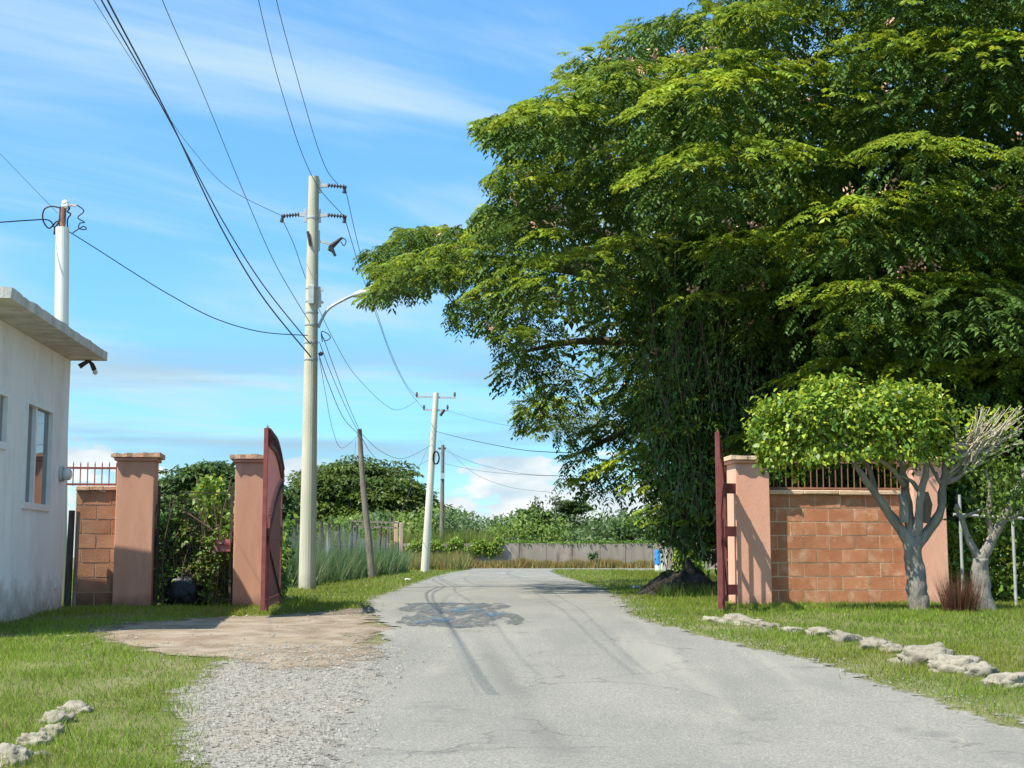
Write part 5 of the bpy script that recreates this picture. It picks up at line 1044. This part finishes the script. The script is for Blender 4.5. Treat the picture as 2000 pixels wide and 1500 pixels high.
# ------------------------------------------------------------------ right of the far road
def far_right():
    b = P(1286, 1100, 66.0); t = thing('barrel', 'blue and white barrel standing by the far gate post', 'barrel', (b.x, 66.0, 0))
    zt = P(1286, 1074, 66).z; m = MB(); r = .17; m.tube([(b.x, 66, z) for z in np.linspace(.34, zt, 9)], [r, r * 1.04, r, r, r * 1.04, r, r, r * 1.03, r * .95], 18); m.build('upper_body', M['blue'], t)
    m = MB(); m.tube([(b.x, 66, -.02), (b.x, 66, .1), (b.x, 66, .34)], [r * .96, r, r], 18); m.build('lower_body', M['whiteplastic'], t)
    for px, y0, w, YY, lb in ((1297, 1052, .26, 62, 'pale concrete gate post beside the blue barrel'), (1352, 1060, .22, 60, 'pale concrete gate post half hidden by hanging leaves')):
        q = P(px, 1100, YY); z = P(px, y0, YY).z; m = MB(); m.box((q.x, YY, z / 2 - .1), (w, w, z + .2), .1, .97, .006); o = m.build('gate_post', M['pole2'], None, origin=(q.x, YY, 0), bevel=.02); tag(o, lb, 'post')
    q = P(1333, 1050, 64); m = MB(); m.box((q.x, 64, q.z), (.45, .06, .35)); m.tube([(q.x, 64.05, 0), (q.x, 64.05, q.z)], .03, 6); o = m.build('notice_board', M['whiteplastic'], None, origin=(q.x, 64, 0)); tag(o, 'small white board showing between the concrete gate posts', 'board')
    vine('yellow_bush', 'bright yellow-green bush between the concrete gate posts', 'bush', (6.55, 7.7, 57, 58.5, 0, 1.75), 2600, .15, [YG, LG, LG], stems=8)
    # dark heap of soil under the tree
    c = G(1345, 1165); import bmesh
    bm = bmesh.new(); bmesh.ops.create_grid(bm, x_segments=40, y_segments=28, size=1)
    for v in bm.verts:
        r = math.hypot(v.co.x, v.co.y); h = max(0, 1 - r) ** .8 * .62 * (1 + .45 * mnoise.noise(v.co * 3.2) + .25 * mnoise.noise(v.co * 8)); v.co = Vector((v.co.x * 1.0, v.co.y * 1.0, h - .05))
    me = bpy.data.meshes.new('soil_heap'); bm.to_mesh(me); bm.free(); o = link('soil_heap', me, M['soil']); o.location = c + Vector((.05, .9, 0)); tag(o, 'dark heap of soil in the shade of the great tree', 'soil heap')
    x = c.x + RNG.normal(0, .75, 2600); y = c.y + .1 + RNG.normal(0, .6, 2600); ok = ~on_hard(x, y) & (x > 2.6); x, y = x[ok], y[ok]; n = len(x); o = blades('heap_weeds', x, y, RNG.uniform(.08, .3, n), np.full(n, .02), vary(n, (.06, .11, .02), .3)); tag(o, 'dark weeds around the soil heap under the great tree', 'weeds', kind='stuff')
far_right()

# ------------------------------------------------------------------ far thicket and single trees above it
def thicket():
    n = 52000; x = RNG.uniform(-16, 24, n); y = RNG.uniform(94, 112, n)
    tp = np.array([2.1 + 1.9 * (0.5 + 0.8 * mnoise.noise((a * .32, b * .2, 1))) + .8 * mnoise.noise((a * 1.1, b * .6, 5)) + .035 * (b - 94) for a, b in zip(x, y)])
    z = tp * np.sqrt(RNG.uniform(.05, 1, n)); cl = np.array([mnoise.noise((a * .8, b * .8, c_ * .8)) for a, b, c_ in zip(x, y, z)])[:, None]
    tone = np.array([mnoise.noise((a * .22, b * .1, 8)) for a, b in zip(x, y)])[:, None]
    C = np.where(tone > .02, np.array([[.125, .20, .03]]), np.array([[.085, .145, .045]])) * (1 + .35 * cl) * RNG.uniform(.75, 1.25, (n, 1))
    ax = rnd_dirs(n); ax[:, 2] -= .2; l = RNG.uniform(.18, .42, n); nm = rnd_dirs(n) * .7 + np.array([-.2, -.4, .9])
    k = cl[:, 0] > -.28
    o = np_mesh('thicket', leaf_quads(np.stack([x, y, z], 1), ax, nm, l, l * .55)[k], 4, C[k], M['leaf']); tag(o, 'green thicket of shrubs behind the old boundary wall', 'thicket', kind='stuff')
thicket()
for px, top, Y, w, lb, sd in ((1042, 985, 100, 1.15, 'bushy dark shrub standing tallest left of the bare snag', 41), (1118, 968, 102, 1.3, 'dark small tree under the lowest drooping branch of the great tree', 42), (888, 1000, 115, 1.2, 'low dark tree just right of the slim wooden pole', 43), (1095, 1000, 106, 1.2, 'dark shrub with leafless tops in the middle of the thicket', 44), (1225, 1005, 98, 1.6, 'bright bushy tree beside the hanging foliage of the great tree', 45)):
    q = P(px, top, Y); rain_tree('thicket_tree', lb, (q.x, Y, 0), (w, w, 1.0), q.z - 1.1, 26, 70, .26, [(.06, .115, .025), (.09, .15, .03)] if sd != 45 else [(.12, .22, .03)], sd, trunk_r=.1, group='small trees above the thicket')
def snag(px, top, lb, sd):
    random.seed(sd); Y = 101; b = P(px, 1085, Y); b.z = 0; e = P(px + 3, top, Y); t = thing('bare_snag', lb, 'tree', b, 'leafless snags'); m = MB(); m.tube([b, b.lerp(e, .6), e], [.09, .06, .02], 6); tr = m.build('trunk', M['bark'], t)
    for i in range(8): a = b.lerp(e, random.uniform(.55, .95)); m = MB(); m.tube([a, a + Vector((random.uniform(-.7, .7), 0, random.uniform(.2, .7)))], [.03, .01], 5); m.build('limb', M['bark'], tr)
    n = 130; p = np.array(b.lerp(e, .85)) + RNG.normal(0, .28, (n, 3)); l = RNG.uniform(.15, .3, n); np_mesh('crown', leaf_quads(p, rnd_dirs(n), rnd_dirs(n) + np.array([0, 0, .5]), l, l * .5), 4, vary(n, (.10, .13, .06), .3), M['leaf'], t)
snag(1043, 968, 'thin snag with a leaf tuft above the bushy dark shrub', 3); snag(1083, 960, 'leafless grey snag in the middle of the thicket', 4)
for px, py, lb in ((796, 1134, 'white litter scrap on the left verge near the far pole'), (1243, 1150, 'white litter scrap in the shade by the soil heap')):
    c = G(px, py); m = MB(); m.box((c.x, c.y, c.z + .05), (.16, .12, .04), .4, .8, .012); o = m.build('litter', M['litter'], None, origin=tuple(c)); tag(o, lb, 'litter')
